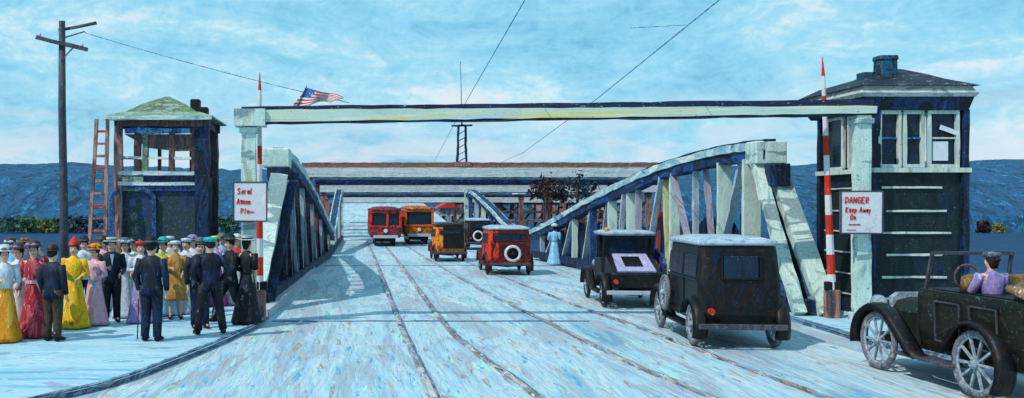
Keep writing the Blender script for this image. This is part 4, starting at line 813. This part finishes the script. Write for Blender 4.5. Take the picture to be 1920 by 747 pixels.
# ------------------------------------------------------------------ people
SKIN = paint('skin', ['#c08a72', '#dcae94', '#cf9c82'], 12, bump=0)
HAIR = [paint('hair_dark', ['#15110f', '#2a1e18'], 12, bump=0), paint('hair_brown', ['#3a2418', '#5a3a24'], 12, bump=0), paint('hair_grey', ['#6f6a68', '#96908c'], 12, bump=0)]
FEAT = paint('feature_dark', ['#1a1210', '#2a1816'], 5, bump=0)
def cloth(name, pal, fl): return paint(name, pal, 6, (1, 1, .28), fleck=fl, fleck_amt=.105, fleck_scale=11, fscl=(1, 1, .35), bump=.6, spread=(.36, .64))
C = dict(
 crimson=cloth('crimson_cloth', ['#6a1420', '#b52a3c', '#8c1c2c', '#d0606c', '#5a1018'], ['#e8a0a4', '#d83020']),
 yellow=cloth('yellow_cloth', ['#c88a10', '#f0b814', '#dca00c', '#f4cc30', '#a3681a'], ['#f6dc70', '#8a6420']),
 pink=cloth('pink_cloth', ['#a97c98', '#d8a0b0', '#c490a4', '#e4bcc4'], ['#f0d4d8', '#8a5a90']),
 black=cloth('black_cloth', ['#0b0d10', '#181a20', '#101216', '#22242c'], ['#6f7a84', '#26406c']),
 navy=cloth('navy_suit', ['#0a0d12', '#121c2e', '#0c1118', '#172c50', '#0b0f14'], ['#3a5470', '#1c3a68']),
 grey=cloth('grey_cloth', ['#3a424c', '#5c6672', '#4a525c', '#7c848e'], ['#a9b4bc', '#22262c']),
 white=cloth('white_cloth', ['#9aa6b4', '#c4ccd4', '#b4bcc8', '#d8d8dc'], ['#6f7c90', '#e8e8ea']),
 tan=cloth('tan_cloth', ['#8a5a28', '#b8803c', '#a06c30', '#cc9850'], ['#e4c07c', '#5a3c1c']),
 lblue=cloth('light_blue_cloth', ['#4f8cb8', '#86bede', '#6ca6cc', '#a3cfe4'], ['#d0e4ec', '#2f5c8c']),
 lilac=cloth('lilac_cloth', ['#6f5c94', '#9c88bc', '#8672a8', '#b8a8cc'], ['#d4c8dc', '#4a3c6c']),
 brown=cloth('brown_cloth', ['#2c2018', '#4c382c', '#3a2c24', '#644c3c'], ['#8c7460', '#181210']),
 orange=cloth('orange_cloth', ['#b45c18', '#e8941c', '#d47c14', '#f0b040'], ['#f4d080', '#b03c20']),
 lime=cloth('lime_cloth', ['#6f8c2c', '#a9c440', '#8caa38', '#c4d460'], ['#e0e890', '#3c5424']),
 red=cloth('red_cloth', ['#9c1c18', '#d43424', '#b82820', '#e4584c'], ['#f0a098', '#5c1010']),
 magenta=cloth('magenta_cloth', ['#8c2060', '#b44488', '#a03474'], ['#dca0c4', '#5a1440']),
 teal=cloth('teal_cloth', ['#147c8c', '#24a8b4', '#1c90a0'], ['#80d4d8', '#0c4450']))
def pose(kind):
    J = dict(pel=(0, 0, .93), ch=(0, 0, 1.25), neck=(0, 0, 1.45), head=(0, -.01, 1.60),
             shL=(-.19, 0, 1.39), shR=(.19, 0, 1.39), elL=(-.26, .02, 1.12), elR=(.26, .02, 1.12), wrL=(-.25, -.06, .88), wrR=(.25, -.06, .88),
             hiL=(-.09, 0, .90), hiR=(.09, 0, .90), knL=(-.10, -.02, .49), knR=(.10, -.02, .49), anL=(-.11, .02, .08), anR=(.11, .02, .08), toL=(-.13, -.16, .035), toR=(.13, -.16, .035))
    if kind == 'bent':   J.update(elL=(-.25, .05, 1.13), wrL=(-.10, -.20, 1.15), elR=(.26, .04, 1.12), wrR=(.16, -.19, 1.02))
    if kind == 'raised': J.update(elR=(.33, -.12, 1.30), wrR=(.20, -.22, 1.52))
    if kind == 'walk':   J.update(knL=(-.09, -.20, .52), anL=(-.10, -.28, .10), toL=(-.10, -.46, .06), knR=(.09, .10, .48), anR=(.10, .38, .14), toR=(.10, .24, .035), elL=(-.26, .10, 1.13), wrL=(-.24, .10, .90), elR=(.26, -.04, 1.13), wrR=(.24, -.22, .96))
    if kind == 'wide':   J.update(knL=(-.17, -.03, .49), anL=(-.23, .02, .08), toL=(-.27, -.15, .035), knR=(.17, -.03, .49), anR=(.22, .02, .08), toR=(.26, -.15, .035), elL=(-.33, .06, 1.14), wrL=(-.20, -.08, .96), elR=(.33, .06, 1.14), wrR=(.20, -.08, .96))
    if kind == 'seat':   J.update(knL=(-.12, -.42, .90), anL=(-.12, -.44, .48), toL=(-.12, -.60, .44), knR=(.12, -.42, .90), anR=(.12, -.44, .48), toR=(.12, -.60, .44), elL=(-.27, -.08, 1.14), wrL=(-.14, -.32, 1.12), elR=(.27, -.08, 1.14), wrR=(.14, -.32, 1.12))
    return {k: Vector(v) for k, v in J.items()}
BODY = {}
def body_mesh(kind):
    if kind in BODY: return BODY[kind]
    J = pose(kind); vs = []; es = []; rs = []
    def v(p, r): vs.append(Vector(p)); rs.append(r if isinstance(r, tuple) else (r, r)); return len(vs) - 1
    def e(*ids):
        for a, b in zip(ids, ids[1:]): es.append((a, b))
    pel = v(J['pel'], (.15, .11)); ch = v(J['ch'], (.15, .11)); nb = v(J['neck'] - Vector((0, 0, .03)), .065); nk = v(J['neck'] + Vector((0, 0, .05)), .052)
    h1 = v(J['head'] - Vector((0, 0, .05)), (.068, .075)); h2 = v(J['head'] + Vector((0, 0, .04)), (.080, .092)); h3 = v(J['head'] + Vector((0, .01, .11)), (.055, .065)); e(pel, ch, nb, nk, h1, h2, h3)
    ns = v(J['head'] + Vector((0, -.11, -.01)), .014); e(h1, ns)
    for s in 'LR':
        sg = -1 if s == 'L' else 1
        ear = v(J['head'] + Vector((sg * .088, .01, .0)), .014); e(h1, ear)
        sh = v(J['sh' + s], .062); el = v(J['el' + s], .044); wr = v(J['wr' + s], .028); e(ch, sh, el, wr)
        d = (J['wr' + s] - J['el' + s]).normalized(); sd_ = d.cross(Vector((1, 0, 0))).normalized(); nn = d.cross(sd_)
        pm = v(J['wr' + s] + d * .06, (.034, .018)); e(wr, pm)
        for i in range(4):
            off = (i - 1.5) * .021; ln = (.062, .074, .070, .055)[i]
            a = v(J['wr' + s] + d * .098 + sd_ * off, .0095); b = v(a and vs[a] + d * ln * .5 + nn * .010 * -sg, .0085); c = v(vs[b] + d * ln * .4 + nn * .022 * -sg, .0075); e(pm, a, b, c)
        a = v(J['wr' + s] + d * .05 + sd_ * -.040, .011); b = v(vs[a] + d * .045 + sd_ * -.012, .009); e(pm, a, b)
        hi = v(J['hi' + s], .092); kn = v(J['kn' + s], .060); an = v(J['an' + s], .042); to = v(J['to' + s], (.042, .030)); e(pel, hi, kn, an, to)
    me = bpy.data.meshes.new('body'); me.from_pydata(vs, es, []); o = bpy.data.objects.new('tmp_body', me); scene.collection.objects.link(o)
    sk = o.modifiers.new('skin', 'SKIN'); sk.use_smooth_shade = True
    for i, d in enumerate(me.skin_vertices[0].data): d.radius = rs[i]; d.use_root = (i == 0)
    su = o.modifiers.new('sub', 'SUBSURF'); su.levels = 1; su.render_levels = 1
    dg = bpy.context.evaluated_depsgraph_get(); ev = o.evaluated_get(dg); nm = bpy.data.meshes.new_from_object(ev); nm.name = 'body_' + kind
    nm.materials.clear(); nm.materials.append(SKIN); nm.polygons.foreach_set('use_smooth', [True] * len(nm.polygons))
    bpy.data.objects.remove(o); BODY[kind] = nm; return nm
def person(px, fy, label, dress, top, hat=None, hatcol='black', rz=0, h=1.70, kind='bent', fem=False, hair=0, skirt='long', group='people crowding the left pavement', z=PZ, loc=None, sash=None, rx=0, cane=False):
    D = D_of(fy, z); x = X_at(px, D)
    if loc: x, D, z = loc
    t = thing('person', (x, D, z), label, 'person', None if loc else group, R(rz)); s = h / 1.74; t.scale = (s * (.98 if fem else 1.02), s * 1.02, s)
    J = pose(kind); b = bpy.data.objects.new('body', body_mesh(kind)); scene.collection.objects.link(b); b.parent = t
    tm = C[top]; dm = C[dress]
    HC = J['head']
    for sx in (-1, 1):
        m = MB(); m.loft([(HC.z + .012 + a, sx * .032, HC.y - .082, r_, r_ * .7) for a, r_ in ((-.008, .004), (0, .011), (.008, .004))], 8); m.build('eye', FEAT, t)
    m = MB(); m.box((0, HC.y - .078, HC.z - .062), (.045, .012, .010)); m.build('mouth', REDP, t)
    # hair
    m = MB(); m.loft([(HC.z - (.10 if fem else .04), 0, HC.y + .055, .05, .045), (HC.z, 0, HC.y + .035, .093, .075), (HC.z + .07, 0, HC.y + .02, .095, .092), (HC.z + .125, 0, HC.y + .012, .075, .08), (HC.z + .155, 0, HC.y + .01, .03, .035)], 12)
    if fem: m.loft([(HC.z + .0, 0, HC.y + .12, .02, .02), (HC.z + .04, 0, HC.y + .125, .05, .04), (HC.z + .08, 0, HC.y + .12, .02, .02)], 8)
    m.build('hair', HAIR[hair], t, smooth=True)
    wv = .05
    def sleeve(m, r0=.075, r1=.045):
        for q in 'LR':
            a, b_, c = J['sh' + q], J['el' + q], J['wr' + q]
            m.tube([a + Vector((0, 0, .02)), a.lerp(b_, .5), b_, b_.lerp(c, .55), c], [r0, r0 * .92, r0 * .84, r1 * 1.2, r1], 10)
    if not fem:
        m = MB(); lo = .72 if top != 'black_long' else .4
        m.loft([(.80, 0, .0, .205, .15), (.95, 0, .0, .185, .135), (1.08, 0, 0, .175, .125), (1.28, 0, 0, .215, .135), (1.38, 0, 0, .225, .115), (1.44, 0, 0, .14, .085), (1.475, 0, 0, .075, .07)], 16, wv * .4)
        sleeve(m); m.build('jacket', tm, t, smooth=True)
        m = MB(); m.prism([(-.035, 1.42), (.035, 1.42), (0, 1.18)], 'Y', -.150, -.118); m.build('shirt_front', C['white'], t)
        m = MB()
        for q in 'LR': m.tube([J['hi' + q] + Vector((0, 0, .06)), J['hi' + q].lerp(J['kn' + q], .5), J['kn' + q], J['kn' + q].lerp(J['an' + q], .6), J['an' + q] + Vector((0, 0, .0))], [.115, .105, .085, .078, .072], 10)
        m.loft([(.82, 0, 0, .16, .115), (.96, 0, 0, .17, .12)], 12); m.build('trousers', dm, t, smooth=True)
    else:
        m = MB()
        if skirt == 'long': m.loft([(.03, 0, .03, .33, .30), (.10, 0, .03, .31, .28), (.45, 0, .02, .23, .21), (.80, 0, 0, .175, .16), (1.00, 0, 0, .135, .115), (1.06, 0, 0, .125, .10)], 24, .07)
        else: m.loft([(.42, 0, 0, .27, .20), (.50, 0, 0, .26, .20), (.80, 0, 0, .215, .165), (1.00, 0, 0, .17, .12), (1.06, 0, 0, .16, .11)], 24, .05)
        m.build('skirt', dm, t, smooth=True)
        m = MB(); m.loft([(1.00, 0, 0, .145, .12), (1.08, 0, 0, .14, .115), (1.24, 0, -.01, .185, .14), (1.36, 0, 0, .195, .11), (1.42, 0, 0, .12, .08), (1.47, 0, 0, .06, .06)], 16, .03)
        sleeve(m, .075, .04); m.build('blouse', tm, t, smooth=True)
    if sash: m = MB(); m.loft([(1.0, 0, 0, .155, .13), (1.06, 0, 0, .158, .133)], 16); m.path([(.1, -.13, 1.02), (.2, -.24, .86)], .07, .02, .005, 3); m.build('sash', C[sash], t)
    for q in 'LR':
        m = MB(); a, b_ = J['an' + q], J['to' + q]
        m.tube([a + Vector((0, .05, -.03)), a + Vector((0, 0, -.02)), a.lerp(b_, .6), b_ + (b_ - a) * .15], [(.04, .04), (.055, .055), (.052, .038), (.02, .02)], 10)
        m.build('shoe', C['black'], t, smooth=True)
    zt_ = HC.z + .085; hm_ = C[hatcol]
    if hat:
        m = MB()
        if hat == 'boater': prof = [(0, .17), (.012, .175), (.02, .105), (.085, .103), (.09, .0)]
        elif hat == 'bowler': prof = [(.01, .135), (.0, .14), (.018, .105), (.07, .10), (.115, .075), (.13, .0)]
        elif hat == 'wide': prof = [(.01, .17), (-.005, .175), (.02, .12), (.08, .115), (.12, .07), (.125, 0)]
        elif hat == 'cap': prof = [(-.01, .108), (.03, .125), (.065, .115), (.08, 0)]
        elif hat == 'cone': prof = [(.0, .11), (.03, .12), (.10, .07), (.17, .02), (.19, 0)]
        m.loft([(zt_ + a, 0, HC.y + .01, max(r_, .004), max(r_, .004) * 1.05) for a, r_ in prof], 18, .02 if hat == 'wide' else 0)
        ho = m.build('hat', hm_, t, smooth=(hat != 'boater'))
        m = MB()
        if hat in ('boater', 'bowler'): m.loft([(zt_ + .018, 0, HC.y + .01, .109, .114), (zt_ + .045, 0, HC.y + .01, .109, .114)], 18); m.build('hat_band', C['black'] if hatcol != 'black' else C['grey'], ho)
        if hat == 'wide':
            q0 = random.uniform(0, 6); GA = [2 * math.pi * k / 21 for k in range(20)]
            m.tube([(.12 * math.cos(a), HC.y + .01 + .125 * math.sin(a), zt_ + .035) for a in GA], [.022 + .018 * math.sin(a * 5 + q0) for a in GA], 6)
            m.build('hat_garland', C[random.choice(['orange', 'white', 'brown', 'lilac', 'grey'])], ho)
    if cane: m = MB(); w_ = J['wrR']; m.tube([(w_.x + .02, w_.y - .05, w_.z - .03), (w_.x + .08, w_.y - .12, 0.0)], .012, 6); tag(m.build('walking_cane', C['brown'], t))
    return t
PP = [
 (8, 642, 'woman in an orange and white dress at the left edge of the crowd', dict(dress='orange', top='white', hat='wide', hatcol='white', fem=True, rz=30)),
 (35, 628, 'woman in a cream white dress and brown hat left of the woman in crimson', dict(dress='white', top='white', hat='wide', hatcol='brown', fem=True, rz=-20, sash='orange')),
 (63, 633, 'woman in a long crimson dress with a white blouse and brown hat', dict(dress='crimson', top='crimson', hat='wide', hatcol='brown', fem=True, rz=10, h=1.76, kind='raised', sash='pink')),
 (99, 640, 'man in a dark navy coat with grey trousers left of the utility pole', dict(dress='brown', top='navy', hat='bowler', hatcol='brown', rz=160, kind='stand')),
 (139, 616, 'woman in a bright yellow long dress with a lime sash and red pointed hat', dict(dress='yellow', top='yellow', hat='cone', hatcol='red', fem=True, rz=0, h=1.72, sash='lime')),
 (178, 610, 'woman in a pink dress with a light blue sash and flowered hat', dict(dress='pink', top='pink', hat='wide', hatcol='orange', fem=True, rz=-25, h=1.62, sash='lblue')),
 (209, 604, 'man in a dark suit with a white boater hat behind the pink dress', dict(dress='black', top='navy', hat='boater', hatcol='white', rz=20, h=1.76)),
 (234, 596, 'woman in a plain white dress right of the man in the white boater', dict(dress='white', top='white', hat='wide', hatcol='grey', fem=True, rz=15)),
 (252, 592, 'woman in black skirt and white blouse near the white dress', dict(dress='black', top='white', hat='wide', hatcol='black', fem=True, rz=-30)),
 (284, 640, 'tall man in a dark navy suit standing alone in front of the crowd', dict(dress='navy', top='navy', hat='bowler', hatcol='black', rz=170, h=1.84, kind='stand', cane=True)),
 (264, 606, 'woman with a red hat and lilac white clothes behind the tall navy man', dict(dress='lilac', top='white', hat='cap', hatcol='red', fem=True, rz=10)),
 (306, 592, 'woman in light blue with a lime blouse between the navy man and tan coat', dict(dress='lblue', top='lime', hat='wide', hatcol='teal', fem=True, rz=-15)),
 (329, 598, 'woman in a tan knee length coat with a white hat', dict(dress='tan', top='tan', hat='cap', hatcol='white', fem=True, skirt='short', rz=12, h=1.68)),
 (349, 588, 'woman in a white dress with a red collar beside the tan coat', dict(dress='white', top='white', hat='cap', hatcol='white', fem=True, rz=-10, sash='red')),
 (375, 616, 'man in a dark blue suit, left one of the close pair with legs apart', dict(dress='navy', top='navy', hat='bowler', hatcol='grey', rz=20, h=1.76, kind='stand')),
 (394, 627, 'man in a black suit with a teal hat, right one of the close pair', dict(dress='black', top='navy', hat='cap', hatcol='teal', rz=-160, h=1.84, kind='wide')),
 (431, 606, 'man in black with a bowler hat striding beside the long coat', dict(dress='black', top='black', hat='bowler', hatcol='black', rz=-60, h=1.80, kind='walk')),
 (463, 607, 'person in a long black coat and white boater hat at the truss foot', dict(dress='black', top='black', hat='boater', hatcol='white', fem=True, rz=150, h=1.80)),
 (416, 566, 'woman in a white dress and pale blue blouse farther back left of the striding man', dict(dress='white', top='lblue', hat='wide', hatcol='grey', fem=True, rz=15)),
 (404, 574, 'woman in a magenta skirt farther back beside the thick tower post', dict(dress='magenta', top='lilac', hat='cap', hatcol='lime', fem=True, rz=-15)),
 (20, 598, 'woman in a white dress in the second row at the far left', dict(dress='white', top='lblue', hat='wide', hatcol='brown', fem=True, rz=0)),
 (48, 590, 'man in a grey coat behind the crimson dress', dict(dress='grey', top='grey', hat='boater', hatcol='tan', rz=170, kind='stand')),
 (158, 588, 'man in white shirt and black trousers between the yellow and pink dresses', dict(dress='black', top='white', hat='bowler', hatcol='black', rz=10)),
 (192, 582, 'woman in a white dress behind the pink dress', dict(dress='white', top='pink', hat='wide', hatcol='brown', fem=True, rz=-20)),
 (318, 576, 'woman in a pale blue and white dress behind the tan coat', dict(dress='lblue', top='white', hat='cap', hatcol='white', fem=True, rz=10)),
 (361, 578, 'woman in a white dress with a lilac hat left of the close pair', dict(dress='white', top='white', hat='wide', hatcol='lilac', fem=True, rz=-20)),
 (444, 572, 'woman in a white and red dress behind the two figures in black', dict(dress='white', top='red', hat='wide', hatcol='white', fem=True, rz=0)),
]
for px, fy, lab, kw in PP: person(px, fy, lab, **kw)
person(1040, 497, 'woman in a light blue dress walking beside the right truss ahead of the roadster', 'lblue', 'lblue', hat='wide', hatcol='white', fem=True, rz=160, z=.02, group='people on the bridge roadway')
person(0, 0, 'driver in a pale lilac coat and grey cap seated in the dark touring car', 'lilac', 'lilac', hat='cap', hatcol='grey', fem=True, kind='seat', skirt='short', rz=185, h=1.5, loc=(8.68, 12.30, .40))
